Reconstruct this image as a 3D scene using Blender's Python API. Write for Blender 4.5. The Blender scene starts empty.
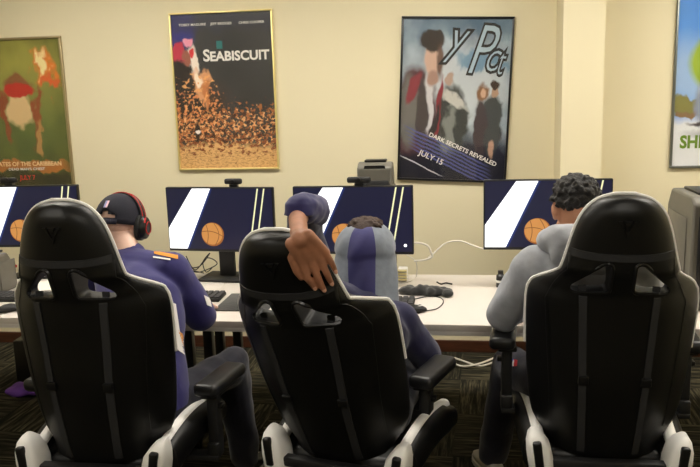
import bpy, bmesh, math, random
from math import radians as R, sin, cos, pi, sqrt
from mathutils import Vector as V, Matrix, noise
from mathutils.bvhtree import BVHTree
random.seed(7)
S = bpy.context.scene
COL = S.collection

# ------------------------------------------------------------------ camera
F = 760.0
p_, y_, r_ = R(10.62), R(8.63), R(-1.69)
FW = V((-sin(y_)*cos(p_), cos(y_)*cos(p_), -sin(p_)))
ri = V((cos(y_), sin(y_), 0)); up_ = ri.cross(FW)
RT = cos(r_)*ri + sin(r_)*up_; UP = -sin(r_)*ri + cos(r_)*up_
CP = V((0, -4.904, 1.734))
cam = bpy.data.cameras.new('camera'); co = bpy.data.objects.new('camera', cam); COL.objects.link(co)
cam.sensor_width = 36; cam.lens = F*36/700; cam.clip_start = .05
co.matrix_world = Matrix(((RT.x, UP.x, -FW.x, CP.x), (RT.y, UP.y, -FW.y, CP.y), (RT.z, UP.z, -FW.z, CP.z), (0, 0, 0, 1)))
S.camera = co
def ray(px, py): return (FW + RT*((px-350)/F) - UP*((py-233.5)/F)).normalized()
def atY(px, py, y):
    d = ray(px, py); return CP + d*((y-CP.y)/d.y)
def atZ(px, py, z):
    d = ray(px, py); return CP + d*((z-CP.z)/d.z)

# ------------------------------------------------------------------ materials
def lin(c):
    f = lambda v: v/12.92 if v <= .04045 else ((v+.055)/1.055)**2.4
    return tuple(f(v/255) for v in c[:3]) + (1,)
MATS = {}
def pm(name, col, rough=.6, metal=0, bump=0, bscale=200, var=0, vscale=8, coat=0, spec=.5, col2=None, stretch=None, sheen=0):
    if name in MATS: return MATS[name]
    m = bpy.data.materials.new(name); m.use_nodes = True; MATS[name] = m
    N = m.node_tree.nodes; L = m.node_tree.links; b = N['Principled BSDF']
    b.inputs['Base Color'].default_value = lin(col); b.inputs['Roughness'].default_value = rough
    b.inputs['Metallic'].default_value = metal; b.inputs['Coat Weight'].default_value = coat
    b.inputs['Coat Roughness'].default_value = .04
    b.inputs['Specular IOR Level'].default_value = spec; b.inputs['Sheen Weight'].default_value = sheen
    if bump or var or col2:
        tc = N.new('ShaderNodeTexCoord'); src = tc.outputs['Object']
        if stretch:
            mp = N.new('ShaderNodeMapping'); mp.inputs['Scale'].default_value = stretch; L.new(src, mp.inputs[0]); src = mp.outputs[0]
        if bump:
            n = N.new('ShaderNodeTexNoise'); n.inputs['Scale'].default_value = bscale; n.inputs['Detail'].default_value = 4; L.new(src, n.inputs['Vector'])
            bp = N.new('ShaderNodeBump'); bp.inputs['Strength'].default_value = bump; bp.inputs['Distance'].default_value = .004
            L.new(n.outputs['Fac'], bp.inputs['Height']); L.new(bp.outputs[0], b.inputs['Normal'])
        if var or col2:
            n = N.new('ShaderNodeTexNoise'); n.inputs['Scale'].default_value = vscale; n.inputs['Detail'].default_value = 5; L.new(src, n.inputs['Vector'])
            mx = N.new('ShaderNodeMix'); mx.data_type = 'RGBA'
            c = lin(col); mx.inputs['A'].default_value = c
            mx.inputs['B'].default_value = lin(col2) if col2 else tuple(v*(1-var) for v in c[:3])+(1,)
            rp = N.new('ShaderNodeMapRange'); rp.inputs['From Min'].default_value = .35; rp.inputs['From Max'].default_value = .65
            L.new(n.outputs['Fac'], rp.inputs['Value']); L.new(rp.outputs[0], mx.inputs['Factor']); L.new(mx.outputs['Result'], b.inputs['Base Color'])
    return m
def em(name, col, s):
    if name in MATS: return MATS[name]
    m = bpy.data.materials.new(name); m.use_nodes = True; MATS[name] = m
    b = m.node_tree.nodes['Principled BSDF']; b.inputs['Base Color'].default_value = (.01, .01, .01, 1); b.inputs['Roughness'].default_value = .3
    b.inputs['Emission Color'].default_value = lin(col); b.inputs['Emission Strength'].default_value = s
    return m
WALLC = (231, 221, 187)
wallm = pm('wall_paint', WALLC, .75, bump=.05, bscale=260, var=.03, vscale=1.5)
ceilm = pm('ceiling_tile', (235, 232, 222), .9, bump=.2, bscale=120)
baseb = pm('dark_wood', (82, 46, 28), .4, var=.45, vscale=14, stretch=(.6, 6, 6))
leather = pm('black_leather', (7, 7, 7), .42, bump=.12, bscale=420, spec=.4)
leather2 = pm('black_strap', (36, 36, 38), .65, bump=.3, bscale=900)
wleather = pm('white_leather', (250, 248, 244), .45, bump=.06, bscale=420)
blackp = pm('black_plastic', (15, 15, 16), .35)
mattep = pm('matte_black_plastic', (20, 20, 21), .6, bump=.1, bscale=600)
armm = pm('armrest_rubber', (20, 20, 21), .40, bump=.08, bscale=500)
metal = pm('grey_steel', (120, 120, 122), .35, 1)
deskm = pm('white_laminate', (216, 208, 200), .4, var=.02, vscale=5)
edgem = pm('grey_edge_band', (226, 220, 212), .5)
pcm = pm('grey_case', (104, 101, 92), .45, var=.08, vscale=20)
pcd = pm('dark_case', (30, 30, 31), .4)
skin_d = pm('brown_skin', (178, 122, 92), .5, bump=.15, bscale=130, var=.22, vscale=26, spec=.45)
skin_l = pm('light_skin', (246, 204, 184), .5, bump=.08, bscale=200, var=.08, vscale=16)
skin_m = pm('tan_skin', (196, 140, 108), .5, bump=.08, bscale=200, var=.08, vscale=16)
nail = pm('nail', (206, 156, 132), .3)
navy = pm('navy_jersey', (46, 42, 108), .75, bump=.35, bscale=28, var=.12, vscale=9, sheen=.2)
navyp = pm('navy_trousers', (16, 17, 38), .8, bump=.6, bscale=22, var=.2, vscale=8, sheen=.2)
navyh = pm('navy_hoodie', (52, 50, 104), .9, bump=.4, bscale=30, var=.15, vscale=10, sheen=.3)
navyd = pm('navy_sleeve', (33, 32, 68), .9, bump=.4, bscale=30, var=.2, vscale=10, sheen=.2)
greyh = pm('heather_grey', (172, 175, 182), .95, bump=.4, bscale=30, var=.14, vscale=26, sheen=.2)
greys = pm('slate_grey_cloth', (126, 133, 144), .95, bump=.4, bscale=34, var=.16, vscale=30, sheen=.2)
capm = pm('navy_cap', (24, 24, 38), .85, bump=.3, bscale=300)
hairb = pm('black_hair', (20, 16, 14), .6, bump=.8, bscale=240)
hairbr = pm('brown_hair', (58, 40, 30), .7, bump=.8, bscale=240)
whitec = pm('white_cloth', (238, 234, 230), .8, bump=.2, bscale=60)
orange = pm('orange_cloth', (226, 150, 60), .8)
redp = pm('red_plastic', (190, 34, 34), .35)
whitep = pm('white_plastic', (228, 226, 220), .45)
paper = pm('white_paper', (232, 228, 220), .8)
purple = pm('purple_cloth', (112, 66, 168), .8, bump=.4, bscale=40)
bluec = pm('blue_print', (56, 90, 205), .7); redc = pm('red_print', (200, 40, 50), .7); pinkc = pm('pale_pink_print', (236, 200, 214), .7)
cloth_k = pm('black_cloth', (26, 26, 25), .9, bump=.5, bscale=40, sheen=.3)
cable_k = pm('black_cable', (20, 20, 20), .5); cable_w = pm('white_cable', (214, 208, 196), .5)
shoe_m = pm('grey_shoe', (196, 192, 186), .7, bump=.3, bscale=200); shoe_w = pm('white_sole', (225, 222, 214), .6); shoe_k = pm('black_shoe', (28, 28, 30), .6)
yellowp = pm('cream_plug', (226, 214, 160), .5)
eyew = pm('eye_white', (235, 232, 226), .25); iris = pm('dark_iris', (40, 26, 18), .2); lip = pm('lip', (150, 84, 76), .5)

def carpet():
    m = bpy.data.materials.new('carpet_tiles'); m.use_nodes = True
    N = m.node_tree.nodes; L = m.node_tree.links; b = N['Principled BSDF']; b.inputs['Roughness'].default_value = .95
    b.inputs['Specular IOR Level'].default_value = .1
    tc = N.new('ShaderNodeTexCoord')
    mp0 = N.new('ShaderNodeMapping'); mp0.inputs['Rotation'].default_value = (0, 0, R(2)); L.new(tc.outputs['Object'], mp0.inputs[0])
    ch = N.new('ShaderNodeTexChecker'); ch.inputs['Scale'].default_value = 2.0; L.new(mp0.outputs[0], ch.inputs[0])
    def stripes(sc):
        mp = N.new('ShaderNodeMapping'); mp.inputs['Scale'].default_value = sc; L.new(mp0.outputs[0], mp.inputs[0])
        n = N.new('ShaderNodeTexNoise'); n.inputs['Scale'].default_value = 1; n.inputs['Detail'].default_value = 3; n.inputs['Roughness'].default_value = .7
        L.new(mp.outputs[0], n.inputs['Vector']); return n.outputs['Fac']
    a = stripes((46, 3.2, 1)); c = stripes((3.2, 46, 1))
    mx = N.new('ShaderNodeMix'); L.new(ch.outputs['Fac'], mx.inputs['Factor']); L.new(a, mx.inputs['A']); L.new(c, mx.inputs['B'])
    cr = N.new('ShaderNodeValToRGB'); e = cr.color_ramp.elements
    e[0].position = .36; e[0].color = lin((20, 19, 15)); e[1].position = .70; e[1].color = lin((98, 92, 72))
    x = e.new(.5); x.color = lin((42, 40, 32))
    L.new(mx.outputs['Result'], cr.inputs['Fac']); L.new(cr.outputs['Color'], b.inputs['Base Color'])
    n = N.new('ShaderNodeTexNoise'); n.inputs['Scale'].default_value = 350; L.new(tc.outputs['Object'], n.inputs['Vector'])
    bp = N.new('ShaderNodeBump'); bp.inputs['Strength'].default_value = .5; bp.inputs['Distance'].default_value = .003
    L.new(n.outputs['Fac'], bp.inputs['Height']); L.new(bp.outputs[0], b.inputs['Normal'])
    return m

# ------------------------------------------------------------------ mesh helpers
def link(name, me, parent=None):
    o = bpy.data.objects.new(name, me); COL.objects.link(o)
    if parent: o.parent = parent
    return o
def tag(o, label=None, cat=None, group=None, kind=None):
    if label: o['label'] = label
    if cat: o['category'] = cat
    if group: o['group'] = group
    if kind: o['kind'] = kind
    return o
def empty(name, loc, rz=0):
    o = bpy.data.objects.new(name, None); COL.objects.link(o); o.location = loc; o.rotation_euler = (0, 0, rz); o.empty_display_size = .1
    return o
class MB:
    def __init__(s): s.b = bmesh.new(); s.mi = 0; s.org = V((0, 0, 0))
    def _fin(s, vs, M):
        for v in vs: v.co = M @ v.co
        fs = {f for v in vs for f in v.link_faces}
        for f in fs: f.material_index = s.mi
    def box(s, c, d, rot=(0, 0, 0), bev=0, seg=2):
        r = bmesh.ops.create_cube(s.b, size=1); vs = r['verts']
        for v in vs: v.co = V((v.co.x*d[0], v.co.y*d[1], v.co.z*d[2]))
        if bev:
            es = list({e for v in vs for e in v.link_edges})
            q = bmesh.ops.bevel(s.b, geom=es, offset=bev, segments=seg, profile=.5, affect='EDGES')
            vs = list({v for f in q['faces'] for v in f.verts} | {v for v in vs if v.is_valid})
            st = list(vs); seen = set(vs)
            while st:
                v = st.pop()
                for e in v.link_edges:
                    w = e.other_vert(v)
                    if w not in seen: seen.add(w); st.append(w)
            vs = list(seen)
        from mathutils import Euler
        s._fin(vs, Matrix.Translation(V(c)) @ Euler(rot).to_matrix().to_4x4()); return s
    def cap(s, p0, r0, p1, r1, n=14, h=4, sc=(1, 1)):
        """tapered capsule; sc squashes the section"""
        p0, p1 = V(p0), V(p1); d = p1-p0; Ln = d.length
        z = d.normalized() if Ln > 1e-6 else V((0, 0, 1))
        x = z.orthogonal().normalized() if sc == (1, 1) else (V((1, 0, 0)) - z*z.x).normalized()
        y = z.cross(x)
        prof = [(r0*cos(a), -r0*sin(a)) for a in [pi/2*(1-i/h) for i in range(h)]] + [(r0, 0), (r1, Ln)] + [(r1*cos(a), Ln+r1*sin(a)) for a in [pi/2*(i+1)/h for i in range(h)]]
        return s._rev(prof, p0, x, y, z, n, sc)
    def _rev(s, prof, o, x, y, z, n, sc=(1, 1)):
        rings = []
        for (r, t) in prof:
            if r < 1e-5: rings.append([s.b.verts.new(o+z*t)])
            else: rings.append([s.b.verts.new(o+z*t+(x*cos(2*pi*k/n)*sc[0]+y*sin(2*pi*k/n)*sc[1])*r) for k in range(n)])
        for A, B in zip(rings, rings[1:]):
            for k in range(n):
                q = [A[k % len(A)], A[(k+1) % len(A)], B[(k+1) % len(B)], B[k % len(B)]]
                u = []
                for v in q:
                    if v not in u: u.append(v)
                if len(u) > 2:
                    try: s.b.faces.new(u).material_index = s.mi
                    except ValueError: pass
        for Rg, fl in ((rings[0], True), (rings[-1], False)):
            if len(Rg) > 2: s.b.faces.new(Rg[::-1] if fl else Rg).material_index = s.mi
        return s
    def cyl(s, p0, r0, p1, r1=None, n=20):
        p0, p1 = V(p0), V(p1); d = p1-p0; z = d.normalized(); x = z.orthogonal().normalized(); y = z.cross(x)
        return s._rev([(r0, 0), (r0 if r1 is None else r1, d.length)], p0, x, y, z, n)
    def lathe(s, o, prof, n=24, axis=(0, 0, 1)):
        z = V(axis).normalized(); x = z.orthogonal().normalized(); return s._rev(prof, V(o), x, z.cross(x), z, n)
    def ell(s, c, r, rot=None, n=20, m=12):
        rot = rot or Matrix.Identity(3); x, y, z = (rot @ V((1, 0, 0)))*r[0], (rot @ V((0, 1, 0)))*r[1], (rot @ V((0, 0, 1)))*r[2]
        return s._rev([(sin(pi*i/m) if 0 < i < m else 0, -cos(pi*i/m)) for i in range(m+1)], V(c), x, y, z, n)
    def tube(s, pts, r, n=8, closed=False):
        pts = [V(p) for p in pts]; rings = []; N = len(pts); x = None
        for i, p in enumerate(pts):
            t = (pts[(i+1) % N] if closed or i < N-1 else p) - (pts[i-1] if closed or i else p)
            t.normalize()
            x = t.orthogonal().normalized() if x is None else (x - t*x.dot(t)).normalized()
            y = t.cross(x); rr = r[i] if isinstance(r, (list, tuple)) else r
            rings.append([s.b.verts.new(p+(x*cos(2*pi*k/n)+y*sin(2*pi*k/n))*rr) for k in range(n)])
        for i in range(N if closed else N-1):
            A, B = rings[i], rings[(i+1) % N]
            for k in range(n): s.b.faces.new([A[k], A[(k+1) % n], B[(k+1) % n], B[k]]).material_index = s.mi
        if not closed:
            s.b.faces.new(rings[0][::-1]).material_index = s.mi; s.b.faces.new(rings[-1]).material_index = s.mi
        return s
    def loft(s, rows, n=24):
        """rows: (centre, x axis half vector, y axis half vector[, power])"""
        rings = []
        for row in rows:
            c, a, b = V(row[0]), V(row[1]), V(row[2]); pw = row[3] if len(row) > 3 else 1
            f = lambda v: math.copysign(abs(v)**pw, v)
            rings.append([s.b.verts.new(c+a*f(cos(2*pi*k/n))+b*f(sin(2*pi*k/n))) for k in range(n)])
        for A, B in zip(rings, rings[1:]):
            for k in range(n): s.b.faces.new([A[k], A[(k+1) % n], B[(k+1) % n], B[k]]).material_index = s.mi
        s.b.faces.new(rings[0][::-1]).material_index = s.mi; s.b.faces.new(rings[-1]).material_index = s.mi
        return s
    def prism(s, pts, y0, y1, M=None):
        """pts in (x,z), extruded along y from y0 to y1"""
        A = [s.b.verts.new((x, y0, z)) for x, z in pts]; B = [s.b.verts.new((x, y1, z)) for x, z in pts]; n = len(pts)
        fs = [s.b.faces.new(A), s.b.faces.new(B[::-1])]
        for k in range(n): fs.append(s.b.faces.new([A[k], B[k], B[(k+1) % n], A[(k+1) % n]]))
        for f in fs: f.material_index = s.mi
        if M:
            for v in A+B: v.co = M @ v.co
        return s
    def poly(s, pts):
        s.b.faces.new([s.b.verts.new(p) for p in pts]).material_index = s.mi; return s
    def mesh(s, name, mats, smooth=True):
        bmesh.ops.recalc_face_normals(s.b, faces=s.b.faces)
        me = bpy.data.meshes.new(name)
        if s.org.length: bmesh.ops.translate(s.b, verts=s.b.verts, vec=-s.org)
        s.b.to_mesh(me); s.b.free()
        for m in (mats if isinstance(mats, (list, tuple)) else [mats]): me.materials.append(m)
        if smooth:
            me.polygons.foreach_set('use_smooth', [True]*len(me.polygons))
            try: me.set_sharp_from_angle(angle=R(smooth if not isinstance(smooth, bool) else 40))
            except Exception: pass
        return me
    def build(s, name, mats, parent=None, smooth=True): return link(name, s.mesh(name, mats, smooth), parent)
def ev_mesh(o):
    dg = bpy.context.evaluated_depsgraph_get(); dg.update()
    return bpy.data.meshes.new_from_object(o.evaluated_get(dg), depsgraph=dg)
def remesh(mb, name, mats, voxel=.007, smooth=5, parent=None, org=None, disp=0, dscale=20):
    me = mb.mesh(name, mats); o = link(name, me)
    md = o.modifiers.new('r', 'REMESH'); md.mode = 'VOXEL'; md.voxel_size = voxel
    sm = o.modifiers.new('s', 'SMOOTH'); sm.factor = .5; sm.iterations = smooth
    me2 = ev_mesh(o); bpy.data.objects.remove(o)
    if not me2.materials:
        for m in (mats if isinstance(mats, (list, tuple)) else [mats]): me2.materials.append(m)
    if disp:
        nm = [v.normal.copy() for v in me2.vertices]; cs = [v.co.copy() for v in me2.vertices]
        me2.vertices.foreach_set('co', [k for c, q in zip(cs, nm) for k in c+q*(noise.noise(c*dscale)*disp)])
    if org is not None: me2.transform(Matrix.Translation(-V(org)))
    me2.polygons.foreach_set('use_smooth', [True]*len(me2.polygons)); me2.name = name
    return link(name, me2, parent)
def text_bm(mb, s, M, size=.1, align='LEFT', bold=0, font_sx=1, shear=0):
    cu = bpy.data.curves.new('t', 'FONT'); cu.body = s; cu.size = size; cu.align_x = align; cu.fill_mode = 'FRONT'; cu.offset = bold; cu.resolution_u = 3; cu.shear = shear
    o = bpy.data.objects.new('t', cu); COL.objects.link(o); me = ev_mesh(o); bpy.data.objects.remove(o)
    vs = [mb.b.verts.new(M @ V((v.co.x*font_sx, v.co.y, 0))) for v in me.vertices]
    for p in me.polygons:
        try: mb.b.faces.new([vs[i] for i in p.vertices]).material_index = mb.mi
        except ValueError: pass
def bvh_of(o):
    bpy.context.view_layer.update(); me = o.data; mw = o.matrix_world
    return BVHTree.FromPolygons([mw @ v.co for v in me.vertices], [tuple(p.vertices) for p in me.polygons])
def decal(name, quads, bvh, mat, parent, off=.006, n=10, org=None):
    """quads: list of 4-corner picture outlines of a print, laid on the cloth they meet"""
    mb = MB()
    for q in quads:
        g = {}
        for i in range(n+1):
            for j in range(n+1):
                u, w = i/n, j/n
                a = [(q[0][k]*(1-u)+q[1][k]*u)*(1-w)+(q[3][k]*(1-u)+q[2][k]*u)*w for k in (0, 1)]
                d = ray(*a); h = bvh.ray_cast(CP, d)
                if h[0] is not None: g[i, j] = mb.b.verts.new(h[0]-d*off)
        for i in range(n):
            for j in range(n):
                k = [(i, j), (i+1, j), (i+1, j+1), (i, j+1)]
                if all(t in g for t in k):
                    c = [g[t].co for t in k]
                    if max((c[a]-c[b]).length for a in range(4) for b in range(a)) < .06: mb.b.faces.new([g[t] for t in k])
    if org is not None: mb.org = V(org)
    return mb.build(name, mat, parent)

# ------------------------------------------------------------------ the room
def struct(name, mb, m, smooth=False): return tag(mb.build(name, m, None, smooth), kind='structure')
XL, XR, YF, ZC = -4.6, 3.4, -7.6, 2.85
struct('wall_back', MB().box(((XL+XR)/2, .06, ZC/2), (XR-XL, .12, ZC)), wallm)
struct('wall_left', MB().box((XL-.06, YF/2, ZC/2), (.12, -YF+.24, ZC)), wallm)
struct('wall_right', MB().box((XR+.06, YF/2, ZC/2), (.12, -YF+.24, ZC)), wallm)
struct('wall_front', MB().box(((XL+XR)/2, YF-.06, ZC/2), (XR-XL, .12, ZC)), wallm)
struct('floor', MB().box(((XL+XR)/2, YF/2, -.05), (XR-XL+.24, -YF+.24, .1)), carpet())
struct('ceiling', MB().box(((XL+XR)/2, YF/2, ZC+.05), (XR-XL+.24, -YF+.24, .1)), ceilm)
PX0, PX1, PD = .562, .79, .333
struct('pillar', MB().box(((PX0+PX1)/2, -PD/2, ZC/2), (PX1-PX0, PD, ZC)), wallm)
bb = MB().box(((XL+PX0)/2, -.009, .04), (PX0-XL, .018, .08), bev=.004).box(((PX1+XR)/2, -.009, .04), (XR-PX1, .018, .08), bev=.004)
bb.box(((PX0+PX1)/2, -PD-.009, .04), (PX1-PX0+.036, .018, .08), bev=.004).box((PX0-.009, -PD/2, .04), (.018, PD, .08), bev=.004).box((PX1+.009, -PD/2, .04), (.018, PD, .08), bev=.004)
struct('baseboard_back', bb, baseb)
# ceiling light panels
def ceil_light(x, y, label, s=1.0, w=1.2, d=.6):
    t = empty('ceiling_light', (x, y, ZC))
    f = MB()
    for sx, sy, dx, dy in ((0, d/2, w+.05, .05), (0, -d/2, w+.05, .05), (w/2, 0, .05, d), (-w/2, 0, .05, d)): f.box((sx, sy, -.02), (dx, dy, .04))
    f.build('light_frame', whitep, t, False)
    MB().box((0, 0, -.012), (w-.04, d-.04, .012)).build('diffuser', em('lamp_diffuser_%g' % s, (255, 248, 236), s), t, False)
    tag(t, label, 'ceiling light', 'recessed ceiling lights')
LS = 18.5
ceil_light(-2.3, -1.45, 'recessed ceiling light panel over the desk nearest the dark green poster', LS)
ceil_light(-.35, -1.45, 'recessed ceiling light panel above the middle monitors', LS)
ceil_light(1.9, -1.45, 'recessed ceiling light panel over the desk beside the pillar', LS*1.35)
ceil_light(-2.3, -4.6, 'recessed ceiling light panel behind the chairs nearer the left wall', LS*.85)
ceil_light(.6, -4.6, 'recessed ceiling light panel behind the chairs nearer the right wall', LS*.85)

# ------------------------------------------------------------------ posters
class Pic:
    """node picture in UV space"""
    def __init__(s, name, bg, bg2, sc=3, strc=(1, 1, 1), rough=.5):
        m = s.m = bpy.data.materials.new(name); m.use_nodes = True; s.N = m.node_tree.nodes; s.L = m.node_tree.links
        s.b = s.N['Principled BSDF']; s.b.inputs['Roughness'].default_value = rough
        s.uv = s.N.new('ShaderNodeUVMap').outputs[0]
        s.nz = s.N.new('ShaderNodeTexNoise'); s.nz.inputs['Scale'].default_value = 9; s.nz.inputs['Detail'].default_value = 5; s.L.new(s.uv, s.nz.inputs['Vector'])
        sub = s.N.new('ShaderNodeVectorMath'); sub.operation = 'SUBTRACT'; sub.inputs[1].default_value = (.5, .5, .5); s.L.new(s.nz.outputs['Color'], sub.inputs[0])
        s.off = sub.outputs[0]
        mp = s.N.new('ShaderNodeMapping'); mp.inputs['Scale'].default_value = strc; s.L.new(s.uv, mp.inputs[0])
        n = s.N.new('ShaderNodeTexNoise'); n.inputs['Scale'].default_value = sc; n.inputs['Detail'].default_value = 6; s.L.new(mp.outputs[0], n.inputs['Vector'])
        r = s.N.new('ShaderNodeMapRange'); r.inputs[1].default_value = .3; r.inputs[2].default_value = .7; s.L.new(n.outputs['Fac'], r.inputs[0])
        s.c = s.mix(r.outputs[0], bg, bg2)
    def mix(s, fac, A, B):
        x = s.N.new('ShaderNodeMix'); x.data_type = 'RGBA'
        for k, c in (('A', A), ('B', B)):
            if isinstance(c, tuple): x.inputs[k].default_value = lin(c)
            else: s.L.new(c, x.inputs[k])
        s.L.new(fac, x.inputs['Factor']); return x.outputs['Result']
    def spot(s, cx, cy, rx, ry, col, rot=0, soft=.35, wob=.1, op=1, box=False):
        soft *= .7
        w = s.N.new('ShaderNodeVectorMath'); w.operation = 'MULTIPLY_ADD'; w.inputs[1].default_value = (wob*2, wob*2, 0); s.L.new(s.off, w.inputs[0]); s.L.new(s.uv, w.inputs[2])
        mp = s.N.new('ShaderNodeMapping'); mp.vector_type = 'TEXTURE'; mp.inputs['Location'].default_value = (cx, cy, 0); mp.inputs['Rotation'].default_value = (0, 0, R(rot)); mp.inputs['Scale'].default_value = (rx, ry, 1)
        s.L.new(w.outputs[0], mp.inputs[0])
        if box:
            ab = s.N.new('ShaderNodeVectorMath'); ab.operation = 'ABSOLUTE'; s.L.new(mp.outputs[0], ab.inputs[0])
            sp = s.N.new('ShaderNodeSeparateXYZ'); s.L.new(ab.outputs[0], sp.inputs[0])
            ln = s.N.new('ShaderNodeMath'); ln.operation = 'MAXIMUM'; s.L.new(sp.outputs[0], ln.inputs[0]); s.L.new(sp.outputs[1], ln.inputs[1]); o = ln.outputs[0]
        else:
            mp2 = s.N.new('ShaderNodeVectorMath'); mp2.operation = 'MULTIPLY'; mp2.inputs[1].default_value = (1, 1, 0); s.L.new(mp.outputs[0], mp2.inputs[0])
            ln = s.N.new('ShaderNodeVectorMath'); ln.operation = 'LENGTH'; s.L.new(mp2.outputs[0], ln.inputs[0]); o = ln.outputs['Value']
        r = s.N.new('ShaderNodeMapRange'); r.inputs[1].default_value = 1+soft/2; r.inputs[2].default_value = 1-soft/2; r.inputs[3].default_value = 0; r.inputs[4].default_value = op
        s.L.new(o, r.inputs[0]); s.c = s.mix(r.outputs[0], s.c, col); return s
    def specks(s, y0, y1, col, scale, th, strc=(1, 1.5, 1), x0=-1, x1=2):
        mp = s.N.new('ShaderNodeMapping'); mp.inputs['Scale'].default_value = strc; s.L.new(s.uv, mp.inputs[0])
        n = s.N.new('ShaderNodeTexNoise'); n.inputs['Scale'].default_value = scale; n.inputs['Detail'].default_value = 4; s.L.new(mp.outputs[0], n.inputs['Vector'])
        sp = s.N.new('ShaderNodeSeparateXYZ'); s.L.new(s.uv, sp.inputs[0])
        def band(o, a, b, w):
            r = s.N.new('ShaderNodeMapRange'); r.inputs[1].default_value = a-w; r.inputs[2].default_value = a; s.L.new(o, r.inputs[0])
            q = s.N.new('ShaderNodeMapRange'); q.inputs[1].default_value = b+w; q.inputs[2].default_value = b; s.L.new(o, q.inputs[0])
            m = s.N.new('ShaderNodeMath'); m.operation = 'MULTIPLY'; s.L.new(r.outputs[0], m.inputs[0]); s.L.new(q.outputs[0], m.inputs[1]); return m.outputs[0]
        m = s.N.new('ShaderNodeMath'); m.operation = 'MULTIPLY'; s.L.new(band(sp.outputs[1], y0, y1, .12), m.inputs[0]); s.L.new(band(sp.outputs[0], x0, x1, .2), m.inputs[1])
        a = s.N.new('ShaderNodeMath'); a.operation = 'MULTIPLY_ADD'; a.inputs[1].default_value = .25; s.L.new(m.outputs[0], a.inputs[0]); s.L.new(n.outputs['Fac'], a.inputs[2])
        r = s.N.new('ShaderNodeMapRange'); r.inputs[1].default_value = th+.25; r.inputs[2].default_value = th+.29; s.L.new(a.outputs[0], r.inputs[0])
        s.c = s.mix(r.outputs[0], s.c, col); return s
    def done(s): s.L.new(s.c, s.b.inputs['Base Color']); return s.m
def glassm():
    m = bpy.data.materials.new('picture_glass'); m.use_nodes = True; N = m.node_tree.nodes; L = m.node_tree.links
    N.remove(N['Principled BSDF']); t = N.new('ShaderNodeBsdfTransparent'); g = N.new('ShaderNodeBsdfGlossy'); g.inputs['Roughness'].default_value = .06
    lw = N.new('ShaderNodeLayerWeight'); pw = N.new('ShaderNodeMath'); pw.operation = 'POWER'; pw.inputs[1].default_value = 5; L.new(lw.outputs['Facing'], pw.inputs[0])
    f = N.new('ShaderNodeMath'); f.operation = 'MULTIPLY_ADD'; f.inputs[1].default_value = .9; f.inputs[2].default_value = .03; L.new(pw.outputs[0], f.inputs[0]); x = N.new('ShaderNodeMixShader')
    L.new(f.outputs[0], x.inputs[0]); L.new(t.outputs[0], x.inputs[1]); L.new(g.outputs[0], x.inputs[2]); L.new(x.outputs[0], N['Material Output'].inputs[0]); return m
GL = glassm()
PW, PH = .69, 1.02
def poster(cx, cz, rot, framem, mat, texts, label, fw=.014):
    t = empty('movie_poster', (cx, 0, cz)); t.rotation_euler = (0, R(rot), 0)
    MB().box((0, -.006, 0), (PW-.004, .008, PH-.004)).build('backing_board', pcd, t, False)
    f = MB(); dp = .024
    for x, z, w, h in ((0, PH/2-fw/2, PW, fw), (0, -PH/2+fw/2, PW, fw), (PW/2-fw/2, 0, fw, PH-2*fw), (-PW/2+fw/2, 0, fw, PH-2*fw)): f.box((x, -dp/2-.001, z), (w, dp, h), bev=.003)
    f.build('frame', framem, t)
    iw, ih = PW-2*fw+.004, PH-2*fw+.004
    me = bpy.data.meshes.new('print'); b = bmesh.new(); uv = b.loops.layers.uv.new('UVMap')
    fc = b.faces.new([b.verts.new(p) for p in ((-iw/2, -.0115, -ih/2), (iw/2, -.0115, -ih/2), (iw/2, -.0115, ih/2), (-iw/2, -.0115, ih/2))])
    for l, c in zip(fc.loops, ((0, 0), (1, 0), (1, 1), (0, 1))): l[uv].uv = c
    b.to_mesh(me); b.free(); me.materials.append(mat); link('print', me, t)
    for i, (s, u, v, sz, al, m, ang, bold, sx, *shr) in enumerate(texts):
        mb = MB(); M = Matrix.Translation(V(((u-.5)*iw, -.013-.0002*i, (v-.5)*ih))) @ Matrix.Rotation(R(ang), 4, 'Y') @ Matrix.Rotation(R(90), 4, 'X')
        text_bm(mb, s, M, sz, al, bold, sx, *shr); mb.build('lettering', m, t, False)
    MB().box((0, -.0195, 0), (iw, .002, ih)).build('glass', GL, t, False)
    return tag(t, label, 'poster', 'framed movie posters')
gold = pm('gold_frame', (236, 220, 150), .35, .45); blackf = pm('black_frame', (16, 16, 16), .3); silver = pm('grey_frame', (120, 124, 118), .35, .7)
bronze = pm('silver_gold_frame', (176, 160, 124), .35, .7)
tw = pm('print_white', (240, 236, 228), .6); tr = pm('print_red', (226, 54, 36), .6); tg = pm('print_green', (104, 140, 24), .6); to = pm('print_gold', (248, 214, 160), .6); tgrey = pm('print_grey', (150, 150, 150), .6); tb = pm('print_blue', (84, 92, 150), .6)
tcream = pm('print_pale_blue', (176, 196, 206), .6); tdk = pm('print_black', (18, 18, 22), .6)

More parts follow.
